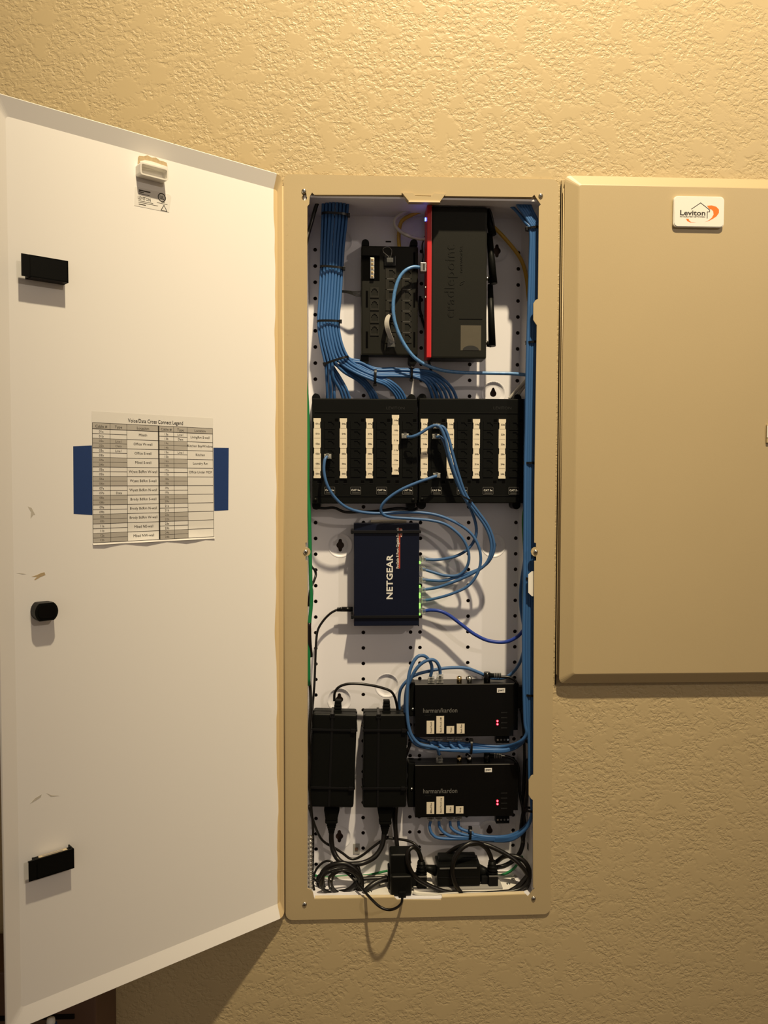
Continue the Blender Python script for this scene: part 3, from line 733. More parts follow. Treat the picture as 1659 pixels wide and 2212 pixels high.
# bows behind the right bundle
cable('network_cable', [(1140, 1180, .045), (1131, 1225, .05), (1125, 1270, .052), (1125, 1310, .052), (1131, 1350, .05), (1138, 1380, .045)], .0027, 'blue', 'dark blue cable bowing out to the left behind the right bundle near the switch')
cable('network_cable', [(1131, 862, .05), (1133, 900, .05), (1129, 960, .05), (1128, 1010, .05), (1130, 1060, .05), (1136, 1120, .045)], .0027, 'blue', 'blue cable running close along the right edge of the right port panel')
cable('green_wire', [(1133, 1095, .06), (1130, 1130, .062), (1133, 1200, .06), (1131, 1260, .06), (1130, 1300, .06), (1132, 1345, .06), (1136, 1380, .06)], .0022, 'green', 'green earth wire glimpsed behind the right hand blue bundle', 'wire')
# green wire on the left
cable('green_wire', [(654, 700, .020), (658, 790, .018), (663, 860, .018), (665.5, 930, .019), (665, 1040, .019), (668, 1110, .019), (669, 1150, .019), (671, 1250, .019), (672.5, 1300, .020), (669, 1342, .020), (667, 1390, .024), (667, 1480, .03)], .0028, 'green', 'green wire running down the left inside edge of the cabinet', 'wire')
cable('shaded_green_wire', [(700, 426, .030), (688, 434, .032), (680, 455, .034), (673, 480, .034), (666, 505, .030), (660, 530, .025)], .0030, 'cord', 'green wire coloured black for shade, slanting across the top left corner inside the cabinet', 'wire')  # upper run of the green wire, its shade put into a black colour
# yellow cable
cable('yellow_cable', [(866, 560, .083), (862, 528, .080), (862, 502, .078), (868, 478, .074), (890, 464, .070), (922, 452, .066), (960, 442, .062), (1010, 446, .062), (1060, 485, .068), (1095, 520, .070), (1125, 560, .070), (1137, 600, .066), (1142, 650, .060)], .0030, 'yellow', 'yellow cable looping behind the red and black router')
cable('white_cable', [(925, 516, .060), (900, 515, .060), (873, 505, .062), (857, 492, .062), (853, 478, .060), (862, 466, .060), (890, 452, .062), (925, 444, .064)], .0027, 'whitecord', 'short white cable curling out of the left side of the router')
g = G()
for k in range(2): g.tube([U(*p) for p in [(1100+12*k, 862, .075), (1112+10*k, 848, .07), (1128+8*k, 830, .06), (1142+4*k, 815, .05)]], .0028, 'grey')
o = g.build('grey_cable'); tag(o, 'pair of grey leads coming up behind the right end of the right panel', 'cable')
# twisted thin dark wires into the module
for k in range(5):
    cable('thin_wire', [(732, 627+k, .062), (750, 628+2*k*.6, .058), (768, 630+2.2*k, .056), (784, 628+3.5*k, .058)],   .0006, 'blackm', 'thin dark wire of the wisp entering the left side of the small port module', 'wire', 'thin dark wires left of the small module', n=5)

# ================================================================ DEVICES
def jack(par, x, z, Y, wd, ht, side, name='jack', m='black'):
    g = G(); t = .0007
    g.shape([(x-wd/2, z-ht/2), (x+wd/2, z-ht/2), (x+wd/2, z+ht/2), (x-wd/2, z+ht/2)], [socket(x, z, wd, ht, side)], Y-.0009, Y+.001, m)
    g.box(x-wd/2, x+wd/2, Y+.0005, Y+.0008, z-ht/2, z+ht/2, 'hole')
    return g.build(name, par)
def socket(x, z, wd, ht, side):
    if side == 'right':      # clip notch to the right
        a, b = wd*.22, ht*.36
        return [(x-wd*.16, z-b), (x+wd*.22, z-b), (x+wd*.22, z-b*.6), (x+wd*.36, z-b*.6), (x+wd*.36, z-b*.25), (x+wd*.44, z-b*.25), (x+wd*.44, z+b*.25), (x+wd*.36, z+b*.25), (x+wd*.36, z+b*.6), (x+wd*.22, z+b*.6), (x+wd*.22, z+b), (x-wd*.16, z+b)]
    a = wd*.38; return [(x-a, z-ht*.30), (x+a, z-ht*.30), (x+a, z+ht*.12), (x+a*.7, z+ht*.12), (x+a*.7, z+ht*.28), (x+a*.35, z+ht*.28), (x+a*.35, z+ht*.38), (x-a*.35, z+ht*.38), (x-a*.35, z+ht*.28), (x-a*.7, z+ht*.28), (x-a*.7, z+ht*.12), (x-a, z+ht*.12)]
def foot(par, x, z0, z1, r=.0065, y0=.058, y1=YB-.0005):
    g = G(); pts = [(x-r, min(z0, z1)), (x+r, min(z0, z1))]
    if z1 > z0: pts = [(x-r, z0), (x+r, z0)]+[(x+r*math.cos(t), z1-r+r*math.sin(t)) for t in [math.pi*k/8 for k in range(9)]]
    else: pts = [(x+r, z0), (x-r, z0)]+[(x-r*math.cos(t), z1+r-r*math.sin(t)) for t in [math.pi*k/8 for k in range(9)]]
    g.shape(pts, [], y0, y1, 'black'); return g.build('mounting_foot', par)

# ---- two port panels
PY = .046
def port_panel(q, labcols, label, side):
    x0, x1, z0, z1 = R(q[0], q[1], q[2], q[3], PY)
    t = thing('patch_bay', ((x0+x1)/2, YB, z0), label, 'patch panel')
    g = G(); g.box(x0, x1, PY, PY+.020, z0, z1, 'black', .0015)
    zz = U(780, 891, PY).z; g.box(x0+.004, x1-.006, PY-.0008, PY+.001, zz-.0006, zz+.0006, 'black', .0003)
    zz2 = z0+.0115; g.box(x0+.004, x1-.004, PY-.0008, PY+.001, zz2-.0005, zz2+.0005, 'black', .0003)
    g.text('LEVITON', TX(x1-.034, PY-.0003, z1-.0165), width=.028, height=.0045, m='dprint')
    pw = x1-x0; body = None
    for cx_ in ((x0+.005), (x1-.006)): g.lathe((cx_, PY, z0+.006), (0, -1, 0), [(.003, 0), (.0028, .0012), (.0001, .0015)], 'black', 12)
    body = g.build('panel_body', t)
    for fx in (x0+.006, x1-.008):
        foot(t, fx, z1-.004, z1+.0085); foot(t, fx, z0+.004, z0-.010)
    for c_ in range(4):
        lx = x0+(.0060 if c_ < 99 else 0)+pw*(.032+.2475*c_)-.0032; jx = lx+.0192
        zt1 = U(780, 908, PY).z; zt0 = U(780, 1031, PY).z; dz = (zt1-zt0)/6
        for k in range(6): jack(t, jx, zt1-dz*(k+.5), PY-.0002, .0158, dz*.92, 'right')
        for (hx, hz) in ((jx+.0108, U(780, 908, PY).z), (jx+.0108, U(780, 1041, PY).z), (lx+.003, U(780, 1041, PY).z)):
            g = G(); g.box(hx-.0026, hx+.0026, PY-.0003, PY+.001, hz-.0026, hz+.0026, 'hole'); g.box(hx-.003, hx+.003, PY-.0006, PY, hz-.0031, hz-.0026, 'dprint'); g.build('slot', t)
        # label strip
        off = 8.0 if labcols[c_] == 10 else 0; y_t = 904-off; y_b = 1033-off
        za, zb = U(780, y_b, PY).z, U(780, y_t, PY).z; w_ = .0056; g = G(); sh = []
        segs = 6; hh = (zb-za)/segs
        pr = [(1.0, 0), (1.0, .05), (.82, .07), (.82, .155), (1.0, .18), (1.0, .48), (.84, .50), (.84, .58), (1.0, .60), (1.0, .87), (.84, .89), (.84, .955), (1.0, .97), (1.0, 1.0)]
        L_ = [(lx-w_*a, zb-(zb-za)*b) for a, b in pr]; R__ = [(lx+w_*a, zb-(zb-za)*b) for a, b in pr[::-1]]
        g.shape(L_+R__, [], PY-.0022, PY-.0004, 'label')
        for k in range(1, 6): g.box(lx-w_*.85, lx+w_*.85, PY-.00235, PY-.0021, zb-hh*k-.00012, zb-hh*k+.00012, 'inksoft')
        for k in range(6): g.text('%02d%s' % (labcols[c_]+k//2, 'ab'[k % 2]), TX(lx+.0008, PY-.0024, zb-hh*(k+.62)), width=.0062, height=.0024, m='ink', bold=.02)
        g.build('label_strip', t)
        g = G(); bz = U(780, 1060, PY).z; g.shape(rrect(jx-.0082, jx+.0082, bz-.0058, bz+.0058, .001), [rrect(jx-.0078, jx+.0078, bz-.0054, bz+.0054, .0008)], PY-.0010, PY-.0002, 'gprint_glint')
        g.box(jx-.0078, jx+.0078, PY-.0006, PY-.0002, bz-.0054, bz+.0054, 'blackm')
        g.text('CAT 5e', TX(jx, PY-.0008, bz-.0005), width=.0135, height=.0030, m='wprint', bold=.01); g.box(jx-.0055, jx+.0062, PY-.0009, PY-.0006, bz-.0038, bz-.0031, 'gprint_glint')
        g.build('category_badge', t)
    return t
port_panel((674, 861, 901, 1088), (1, 4, 7, 10), 'left black 24 port patch panel with white label strips 01a to 12b', 0)
port_panel((905, 861, 1131, 1087), (13, 16, 19, 22), 'right black 24 port patch panel with white label strips 13a to 24b', 1)

# ---- small module
MY = .050
x0, x1, z0, z1 = R(780, 531, 903, 768, MY)
mod = thing('telephone_module', ((x0+x1)/2, YB, z0), 'small black telephone and network port module left of the router', 'network module')
g = G(); g.box(x0, x1, MY, .074, z0, z1, 'router', .003)
for (pa, pb) in (((790, 628), (795, 664)), ((790, 716), (795, 752)), ((893, 545), (897, 585)), ((893, 632), (897, 664)), ((893, 717), (897, 750))):
    xa, xb, za, zb = R(pa[0], pa[1], pb[0], pb[1], MY); g.box(xa, xb, MY-.0003, MY+.001, za, zb, 'hole')
g.build('module_body', mod)
g = G(); xa, xb, za, zb = R(782, 552, 820, 606, MY); g.box(xa, xb, MY-.0004, MY+.001, za, zb, 'hole')
xa, xb, za, zb = R(799.5, 558, 808, 603, MY); g.box(xa, xb, MY-.004, MY-.0003, za, zb, 'metal', .0004)
for k in range(5): zc_ = zb-(zb-za)*(k+.5)/5; g.box(xa+.0012, xb-.0012, MY-.0046, MY-.0038, zc_-.0018, zc_+.0018, 'gold', .0003)
tag(g.build('terminal_strip', mod), 'silver punch down strip in a dark recess')
for k in range(4):
    c_ = U(809, 632+27.3*k, MY); jack(mod, c_.x, c_.z, MY-.0002, .0135, .0160, 'up', m='jackgrey')
for cx_, rows_ in ((844, range(0, 7)), (878, range(0, 7))):
    for k in rows_:
        c_ = U(cx_, 591+23.2*k, MY)
        g_ = jack(mod, c_.x, c_.z, MY-.0002, .0160, .0150, 'right', m='jackgrey')
g = G()
for k in range(1, 7): 
    c_ = U(878, 591+23.2*k-11.6, MY); g.box(c_.x-.006, c_.x+.006, MY-.0013, MY-.0005, c_.z-.0003, c_.z+.0003, 'gprint_glint')
    if k < 4: c_ = U(844, 591+23.2*k-11.6, MY); g.box(c_.x-.006, c_.x+.006, MY-.0013, MY-.0005, c_.z-.0003, c_.z+.0003, 'gprint_glint')
g.build('jack_ribs', mod)
g = G(); c_ = U(842, 563, MY); g.box(c_.x-.009, c_.x+.009, MY-.003, MY, c_.z-.009, c_.z+.007, 'blackg', .001); g.box(c_.x-.005, c_.x+.005, MY-.006, MY-.003, c_.z-.004, c_.z+.003, 'clear', .0008)
g.build('top_connector', mod)
for fx, fy in ((789, 525), (893, 525)): c_ = U(fx, fy, .065); foot(mod, c_.x, c_.z-.006, c_.z+.0035, .0058, .056)
for fx, fy in ((787.5, 791), (891.5, 791)): c_ = U(fx, fy, .065); foot(mod, c_.x, c_.z+.018, c_.z+.001, .0062, .056)
cable('loop_tag', [(843, 561, .046), (838, 553, .044), (829, 545, .044), (828, 537, .045), (838, 533, .047), (846, 540, .047), (845, 552, .046), (842, 561, .046)], .0005, 'clear', '', parent=mod, n=6)
# grey ribbon cord
g = G(); pts = [(846, 741, .044), (842, 728, .036), (836, 712, .030), (834, 695, .031), (838, 682, .038), (846, 676, .046)]
P_ = smooth_path([U(*p) for p in pts], 5); i = g.mi('grey'); pr_ = None
for p in P_:
    a_, b_ = g.bm.verts.new(p+Vector((-.0024, .003, 0))), g.bm.verts.new(p+Vector((.0040, -.003, 0)))
    a2, b2 = g.bm.verts.new(p+Vector((-.0020, .0042, 0))), g.bm.verts.new(p+Vector((.0046, -.0018, 0)))
    cur = (a_, b_, b2, a2)
    if pr_:
        for j in range(4): f = g.bm.faces.new((pr_[j], pr_[(j+1) % 4], cur[(j+1) % 4], cur[j])); f.material_index = i
    pr_ = cur
c_ = U(845, 738, .045); g.box(c_.x-.006, c_.x+.006, .040, .050, c_.z-.009, c_.z+.006, 'clear', .001)
tag(g.build('ribbon_lead'), 'short grey flat lead plugged into the small port module', 'cable')

# ---- router
RY = .026
x0, x1, z0, z1 = R(922, 440, 1052, 776, RY); z1 = 1.0860
rou = thing('router', ((x0+x1)/2, YB, z0), 'black router with a bright red left edge mounted upright at the top', 'router')
g = G(); g.box(x0+.0066, x1, RY, .066, z0+.001, z1, 'router', .003)
g.text('cradlepoint', TX(U(982, 608, RY).x, RY-.0005, U(982, 608, RY).z, up=True), width=.110, height=.0165, m='router', bold=-.01)
v0 = U(968, 608, RY)
g.build('router_body', rou)
g = G()
tm = TX(U(979, 608, RY).x, RY-.0009, v0.z, up=True)
cu = None
def emboss(g, st, mx, width, height, m, depth):
    cu = bpy.data.curves.new('t', 'FONT'); cu.body = st; cu.align_x = 'CENTER'; cu.extrude = .5; cu.offset = -.012; cu.resolution_u = 2
    ob = bpy.data.objects.new('t', cu); me = bpy.data.meshes.new_from_object(ob); bpy.data.objects.remove(ob); bpy.data.curves.remove(cu)
    xs = [v.co.x for v in me.vertices]; sx = width/(max(xs)-min(xs)); i = g.mi(m)
    V = [g.bm.verts.new(mx @ Vector((v.co.x*sx, v.co.y*height/.72, v.co.z*depth))) for v in me.vertices]
    for p in me.polygons:
        try: f = g.bm.faces.new([V[k] for k in p.vertices]); f.material_index = i
        except ValueError: pass
    bpy.data.meshes.remove(me)
emboss(g, 'cradlepoint', TX(U(982, 608, RY).x, RY, v0.z, up=True), .108, .014, 'router', .0012)
emboss(g, 'networks', TX(U(999, 575, RY).x, RY, U(999, 560, RY).z, up=True), .040, .005, 'router', .0010)
g.tube([U(1004, 607, RY), U(996, 610, RY), U(994, 616, RY), U(1001, 612, RY)], .0006, 'router', 6)
a = U(992, 688, RY); b = U(1042, 688, RY); g.box(a.x, b.x, RY-.0008, RY+.001, a.z-.0006, a.z+.0004, 'router')
g.build('raised_lettering', rou)
g = G(); g.box(x0, x0+.0072, RY-.0015, .064, z0+.002, z1+.001, 'red', .001); tag(g.build('edge_strip', rou), 'bright red edge strip')
g = G(); xa, xb, za, zb = R(995, 703, 1039, 757, RY); g.shape([(xa, za), (xb, za), (xb, zb), (xa, zb)], [], RY-.0004, RY-.0001, 'silver')
cx_ = (xa+xb)/2; g.shape([(cx_+.0125*math.cos(t)*1.0, za+.0003+.007*math.sin(t)) for t in [math.pi*k/10 for k in range(11)]], [], RY-.0006, RY-.0004, 'dprint'); tag(g.build('sticker', rou), 'dull silver square sticker')
g = G(); c_ = U(919.5, 474, .035); g.box(c_.x-.0012, c_.x+.0006, .033, .037, c_.z-.0022, c_.z+.0022, 'ledb', .0003); tag(g.build('status_light', rou), 'lit blue status light')
g = G()
for py in (620, 641): c_ = U(919.5, py, .03); g.box(c_.x-.0006, c_.x+.0006, .030, .032, c_.z-.0012, c_.z+.0012, 'wprint')
g.build('side_marks', rou)
def antenna(a, b, r0, r1, base):
    g = G(); g.tube([U(*a), U(*b)], [r0, r1], 'black', 12); 
    return g.build('antenna', rou)
antenna((1057, 505, .050), (1066, 613, .042), .0048, .0060, None)
antenna((1059, 615, .055), (1063, 748, .046), .0042, .0058, None)
antenna((1053, 448, .050), (1064, 508, .046), .0045, .0062, None)
for q in ((1051, 602), (1048, 740)):
    g = G(); c_ = U(q[0], q[1], .048); g.cyl((c_.x-.001, .048, c_.z), (1, 0, 0), .0035, .004, 'metal', 12); g.cyl((c_.x+.003, .048, c_.z-.002), (1, 0, -.2), .0042, .007, 'black', 12); g.build('antenna_joint', rou)
cable('black_cable', [(1000, 446, .05), (1035, 441, .045), (1056, 452, .04), (1064, 475, .04), (1068, 500, .045)], .0018, 'cord', 'thin black lead bending over the top right corner of the router')
cable('black_cable', [(925, 776, .055), (931, 800, .06), (938, 830, .062), (947, 865, .070)], .0022, 'cord', 'thin black lead dropping from the foot of the router to the right panel')
cable('black_cable', [(908, 640, .08), (907, 664, .078), (912, 690, .078), (920, 715, .07)], .0020, 'cord', 'short black lead behind the red edge of the router')
cable('brown_wire', [(918, 510, .06), (912, 530, .065), (914, 552, .07), (912, 568, .07)], .0010, 'cord', 'thin dark wire beside the upper left of the router', 'wire', n=6)

# ---- plugs and patch cords
def plug(par, c, d, m='clear', L=.012, wd=.0105, ht=.007):
    "clear modular plug: box from c along d"
    d = Vector(d).normalized(); z = Vector((0, 0, 1)) if abs(d.z) < .9 else Vector((0, -1, 0)); x = d.cross(z).normalized(); z = x.cross(d)
    c = Vector(c); mm = Matrix(((d.x, x.x, z.x, c.x), (d.y, x.y, z.y, c.y), (d.z, x.z, z.z, c.z), (0, 0, 0, 1)))
    g = G(); g.box(-L*.5, L*.5, -wd/2, wd/2, -ht/2, ht/2, m, .0006, mx=mm)
    for k in (-.30, 0): g.box(L*k-.0005, L*k+.0005, -wd/2-.0002, wd/2+.0002, -ht/2-.0003, ht/2+.0003, 'greyplate' if m == 'clear' else m, mx=mm)
    g.box(-L*.55, L*.35, -wd*.2, wd*.2, ht/2, ht/2+.0012, m, mx=mm)
    return g.build('plug', par)
def patch(pts, r, m, label, plugs, group=None):
    W3 = [U(*p) for p in pts]; t = thing('patch_cable', W3[len(W3)//2], label, 'cable', group)
    g = G(); g.tube(W3, r, m, 10, 6); g.build('cord', t)
    for c, d, kw in plugs: plug(t, c, d, **kw)
    return t
FWD = (0, 1, 0)
pc = U(914, 578, .030)
t = patch([(909, 578, .036), (892, 577, .034), (874, 586, .032), (860, 606, .031), (851, 640, .031), (850, 678, .031), (858, 712, .032), (876, 748, .034), (901, 777, .036), (940, 796, .040), (985, 804, .044), (1045, 806, .050), (1100, 807, .048), (1140, 810, .040)], .0027, 'braid', 'light blue braided cord arching out of the red edge of the router', [])
g = G(); g.box(pc.x-.0044, pc.x+.0044, .026, .040, pc.z-.0068, pc.z+.0068, 'metal', .0006); g.box(pc.x-.0006, pc.x+.0022, .0255, .027, pc.z-.0048, pc.z+.0048, 'ink'); tag(g.build('plug', t), 'square silver shielded plug')
PJ = PY-.006
# cord ends on the switch
SX = .070
def swp(y): return U(911, y, SX)
patch([(706, 986, .030), (701, 996, .026), (700, 1020, .024), (707, 1048, .024), (722, 1073, .028), (745, 1094, .034), (775, 1105, .042), (815, 1109, .048), (870, 1107, .050), (905, 1107, .050), (945, 1113, .048), (985, 1129, .046), (1018, 1153, .045), (1035, 1184, .045), (1038, 1216, .046), (1028, 1245, .048), (1008, 1268, .052), (972, 1284, .058), (935, 1294, .066), (912, 1297, .07)], .0023, 'blue2',
      'blue patch cord from port 02b of the left panel, looping round to the switch', [(U(708, 986, PJ+.002), FWD, dict(L=.014)), (swp(1297), (1, 0, 0), {})])
patch([(943, 1028, .030), (925, 1034, .026), (900, 1043, .026), (866, 1058, .028), (838, 1077, .032), (824, 1094, .036), (825, 1109, .040), (843, 1117, .044), (880, 1120, .047), (930, 1124, .048), (965, 1134, .046), (994, 1157, .045), (1009, 1182, .046), (1013, 1207, .048), (1006, 1229, .052), (988, 1243, .056), (960, 1243, .060), (935, 1236, .065), (912, 1229, .07)], .0023, 'blue2',
      'blue patch cord sweeping left from the lowest plug of the right panel', [(U(943, 1027, PJ+.002), FWD, dict(L=.014)), (swp(1229), (1, 0, 0), {})])
patch([(880, 944, .032), (892, 943, .026), (908, 936, .024), (925, 925, .022), (941, 919, .020), (952, 925, .019), (962, 948, .019), (970, 982, .020), (985, 1030, .022), (1002, 1072, .028), (1026, 1105, .034), (1049, 1138, .038), (1060, 1168, .040), (1060, 1195, .042), (1048, 1220, .045), (1022, 1238, .050), (985, 1255, .056), (945, 1269, .064), (912, 1274, .07)], .0024, 'blue2',
      'blue patch cord bridging from the last column of the left panel over the right panel', [(U(875, 942, PJ+.003), FWD, dict(L=.013)), (swp(1274), (1, 0, 0), {})])
patch([(944, 922, .030), (954, 921, .024), (962, 928, .022), (970, 950, .022), (979, 985, .022), (992, 1030, .024), (1007, 1070, .029), (1032, 1105, .034), (1054, 1136, .038), (1066, 1168, .040), (1066, 1192, .042), (1054, 1215, .046), (1033, 1230, .050), (1000, 1242, .056), (960, 1254, .062), (935, 1254, .066), (912, 1252, .07)], .0024, 'blue2',
      'blue patch cord from the topmost plug of the right panel curving down to the switch', [(U(943, 921, PJ+.002), FWD, dict(L=.014)), (swp(1252), (1, 0, 0), {})])
patch([(944, 944, .034), (953, 945, .028), (961, 960, .026), (972, 1000, .026), (988, 1045, .030), (1003, 1075, .034), (1016, 1098, .040), (1026, 1125, .044), (1029, 1150, .048), (1022, 1172, .052), (1006, 1190, .056), (980, 1203, .062), (945, 1209, .067), (916, 1208, .07)], .0024, 'blue2',
      'blue patch cord from the second plug of the right panel to the topmost switch port', [(U(941, 943, PJ+.002), FWD, dict(L=.013)), (swp(1208), (1, 0, 0), {})])
tie(1004, 1075, .030, .0085, .006, -30, 'small black tie round the patch cords crossing the foot of the right panel', 1, .0026)
patch([(914, 1320, .07), (930, 1318, .066), (950, 1320, .062), (970, 1329, .060), (998, 1350, .058), (1025, 1370, .056), (1055, 1384, .054), (1090, 1387, .050), (1115, 1377, .045), (1130, 1362, .040), (1138, 1350, .036)], .0028, 'navycord',
      'deep blue cord sagging from the lowest switch port to the right bundle', [(swp(1320), (1, 0, 0), {})])

# ---- network switch
SY = .054
x0, x1, z0, z1 = R(764.5, 1131, 905.5, 1352, SY)
sw = thing('network_switch', ((x0+x1)/2, YB, z0), 'dark blue metal eight port network switch mounted on its side', 'network switch')
g = G(); g.box(x0, x1, SY, .082, z0, z1, 'navy', .0012); g.build('switch_body', sw)
g = G(); vx = U(848, 1247, SY); g.text('NETGEAR', TX(vx.x, SY-.0002, vx.z, up=True), width=.0705, height=.0098, m='wprint', bold=.028, spacing=1.08)
g.build('lettering', sw)
g = G(); vx = U(863, 1184, SY); xr0, xr1, zr0, zr1 = R(860.5, 1141, 864.5, 1228, SY); g.box(xr0, xr1, SY-.00012, SY, zr0, zr1, 'rprint')
g.text('ProSafe 8 Port Gigabit Switch', TX(U(861.5, 1184, SY).x, SY-.0003, vx.z, up=True), width=.064, height=.0042, m='wprint', bold=.01)
xr0, xr1, zr0, zr1 = R(864.5, 1141, 868.5, 1160, SY); g.box(xr0, xr1, SY-.0002, SY, zr0, zr1, 'rprint')
g.text('GS', TX(U(869, 1151, SY).x, SY-.0003, U(869, 1151, SY).z, up=True), width=.013, height=.003, m='wprint'); g.build('product_print', sw)
g = G()
for k, py in enumerate((1215, 1266.5, 1283, 1289, 1305, 1311, 1327)): c_ = U(906, py, .060); g.box(c_.x-.0002, c_.x+.0013, .056, .061, c_.z-.0019, c_.z+.0019, 'ledg', .0003)
tag(g.build('port_lights', sw), 'row of lit green port lights')
g = G(); xe = x1-.0002
for k in range(8): zc_ = U(906, 1207+22.6*k*.86, SX).z; g.box(xe, xe+.0012, .064, .078, zc_-.0062, zc_+.0062, 'hole' if k % 2 else 'blackm')
g.build('port_row', sw)
g = G(); xa, xb, za, zb = R(801, 1123, 878, 1131, .083); g.box(xa, xb, .0815, .087, za-.004, zb, 'label', .0005); tag(g.build('wall_sticker', sw), 'cream sticker showing above the switch')
for py, dx in ((1149, 0), (1333, 0)):
    a = U(762, py, SY-.001); b = U(908, py, SY-.001); g = G()
    g.box(a.x-.001, b.x+.001, SY-.0026, SY-.0002, a.z-.0022, a.z+.0022, 'tie', .0006); g.box(a.x-.003, a.x+.001, SY-.002, .084, a.z-.003, a.z+.003, 'tie', .0006); g.box(b.x-.0006, b.x+.0012, SY-.002, .087, a.z-.002, a.z+.002, 'tie', .0004)
    tag(g.build('cable_tie'), ('upper' if py < 1200 else 'lower')+' long black tie strapping the blue switch to the panel', 'cable tie')
# power lead of the switch
t = thing('power_cable', U(725, 1330, .07), 'thin black power cord leaving the left side of the blue switch', 'cable')
g = G(); g.tube([U(*p) for p in [(728, 1317, .070), (714, 1325, .070), (699, 1340, .070), (687, 1360, .068), (683, 1385, .066), (681, 1430, .064), (679, 1480, .062), (675, 1530, .060), (670, 1600, .040), (667, 1680, .030), (672, 1740, .035), (676, 1790, .04), (676, 1850, .04), (675, 1900, .04), (680, 1930, .035)]], .0019, 'cord', 8); g.build('cord', t)
g = G(); a, b = U(762, 1316, .070), U(738, 1316, .070); g.tube([a, b], .0040, 'blackg', 12); g.tube([b, U(733, 1317, .070), U(727, 1318, .070)], [.0036, .0022], 'blackg', 12)
for k in range(4): c_ = U(736-2.6*k, 1316.5, .070); g.cyl((c_.x, .070, c_.z), (1, 0, 0), .0040-.0002*k, .0010, 'blackg', 12)
g.build('plug', t)

# ---- amplifiers
AY = .050
def amp(face, label, labels, pwr, ledy, top_px, left_px, up=True):
    fx0, fy0, fx1, fy1 = face
    x0 = U(fx0, fy0, AY).x; x1 = U(1119.5, fy0, AY).x; xn = U(1109, fy1, AY).x; z1 = U(1000, fy0, AY).z; z0 = U(1000, fy1, AY).z; zn = U(1119, fy1-14, AY).z
    t = thing('amplifier', ((x0+x1)/2, YB, z0), label, 'amplifier')
    g = G(); g.shape([(x0, z0), (xn, z0), (xn, zn), (x1, zn), (x1, z1), (x0, z1)], [], AY, .083, 'blackg')
    g.box(x0, xn, AY-.0004, AY+.0006, z1-.0006, z1+.0002, 'gprint_glint'); g.build('amplifier_body', t)  # grey line paints the bright glint on the top front edge
    xl = U(left_px, 1500, .06).x; g = G(); g.box(xl, x0+.001, .060, .084, z0+(.012 if not up else .03), z1+.001, 'black', .002)
    c_ = U(892, (fy0+fy1)/2+6, .058); g.lathe((xl+.006, .060, (z0+z1)/2), (0, -1, 0), [(.0025, 0), (.002, .0012), (.0001, .0016)], 'metal', 10); g.build('mounting_bracket', t)
    g = G(); c_ = U(951, fy0+57, AY); g.text('harman/kardon', TX(c_.x, AY-.0003, c_.z-.003), width=.0545, height=.0074, m='gprint_glint', bold=.008)
    c_ = U(924, fy0+68, AY); g.text('AMP', TX(c_.x, AY-.0003, c_.z), width=.010, height=.002, m='dprint')
    for k in range(4): c_ = U(1089, fy0+61+11*k, AY); g.box(c_.x-.005, c_.x+.005, AY-.0003, AY, c_.z-.0010, c_.z+.0008, 'dprint')
    g.build('lettering', t)
    for (a, b, c2, d, st) in labels:
        xa, xb, za, zb = R(a, b, c2, d, AY); g = G(); g.box(xa, xb, AY-.0006, AY-.0001, za, zb, 'label')
        g.text(st, TX((xa+xb)/2+.0022, AY-.0008, (za+zb)/2, up=True), width=(zb-za)*(.84 if len(st) > 6 else .66), height=.0026, m='ink', bold=.004)
        tag(g.build('name_label', t), 'cream label reading ' + st)
    xa, xb, za, zb = R(*pwr, AY); g = G(); g.box(xa, xb, AY-.0007, AY-.0001, za, zb, 'paper'); g.text('pwr', TX((xa+xb)/2, AY-.0009, za+.0024), width=(xb-xa)*.74, height=(zb-za)*.58, m='ink', bold=.02); tag(g.build('power_label', t), 'white label reading pwr')
    for k in range(2):
        g = G(); c_ = U(1074.5, ledy+6.8*k, AY); g.lathe((c_.x, AY, c_.z), (0, -1, 0), [(.0019, 0), (.0017, .0010), (.0001, .0014)], 'ledr', 12); g.lathe((c_.x, AY-.0009, c_.z), (0, -1, 0), [(.0010, .0003), (.0001, .0008)], 'ledrc', 10)
        g.build('power_light', t)
    # terminal block
    xa, xb, za, zb = R(1070.5, fy1, 1099.5, fy1+13, AY+.01); g = G(); g.box(xa, xb, AY+.006, AY+.020, za, z0+.001, 'black', .001)
    for k in range(4): xc = xa+(xb-xa)*(k+.5)/4; g.cyl((xc, AY+.0052, (za+z0)/2-.001), (0, 1, 0), .0016, .0012, 'metal' if k in (0, 3) else 'gprint_glint', 8)
    g.build('terminal_block', t)
    # sockets on top
    for px, m in ((992, 'gold'), (1014, 'metal')):
        c_ = U(px, fy0-6, .066); g = G(); g.cyl((c_.x, .066, z1), (0, 0, 1), .0040, .0085, m, 14); g.cyl((c_.x, .066, z1+.0085), (0, 0, 1), .0022, .0006, 'hole', 10); g.build('audio_socket', t)
    return t, x0, x1, z0, z1
A1 = amp((897, 1478, 1119, 1591), 'upper black amplifier with labels Front Porch and Wyatt', [(921.5, 1557, 938, 1585, 'Front Porch'), (942.5, 1546.5, 959, 1584, 'Back Porch AM'), (964.5, 1568.5, 981, 1584.5, 'Wyatt'), (986.5, 1563, 1003.5, 1584.5, 'Bath Rm')],
         (1073.5, 1486.5, 1091, 1496), 1557.5, 1468, 884)
A2 = amp((897, 1652, 1119, 1764), 'lower black amplifier with labels Office and Brody', [(921.5, 1732.5, 938, 1758, 'MBed Rm'), (942.5, 1720.5, 959, 1758, 'Back Porch Lrg'), (963.5, 1740, 980, 1756, 'Office'), (984.5, 1741.5, 1001, 1757, 'Brody')],
         (1047, 1659, 1062.5, 1667.5), 1730, 1643, 882, False)
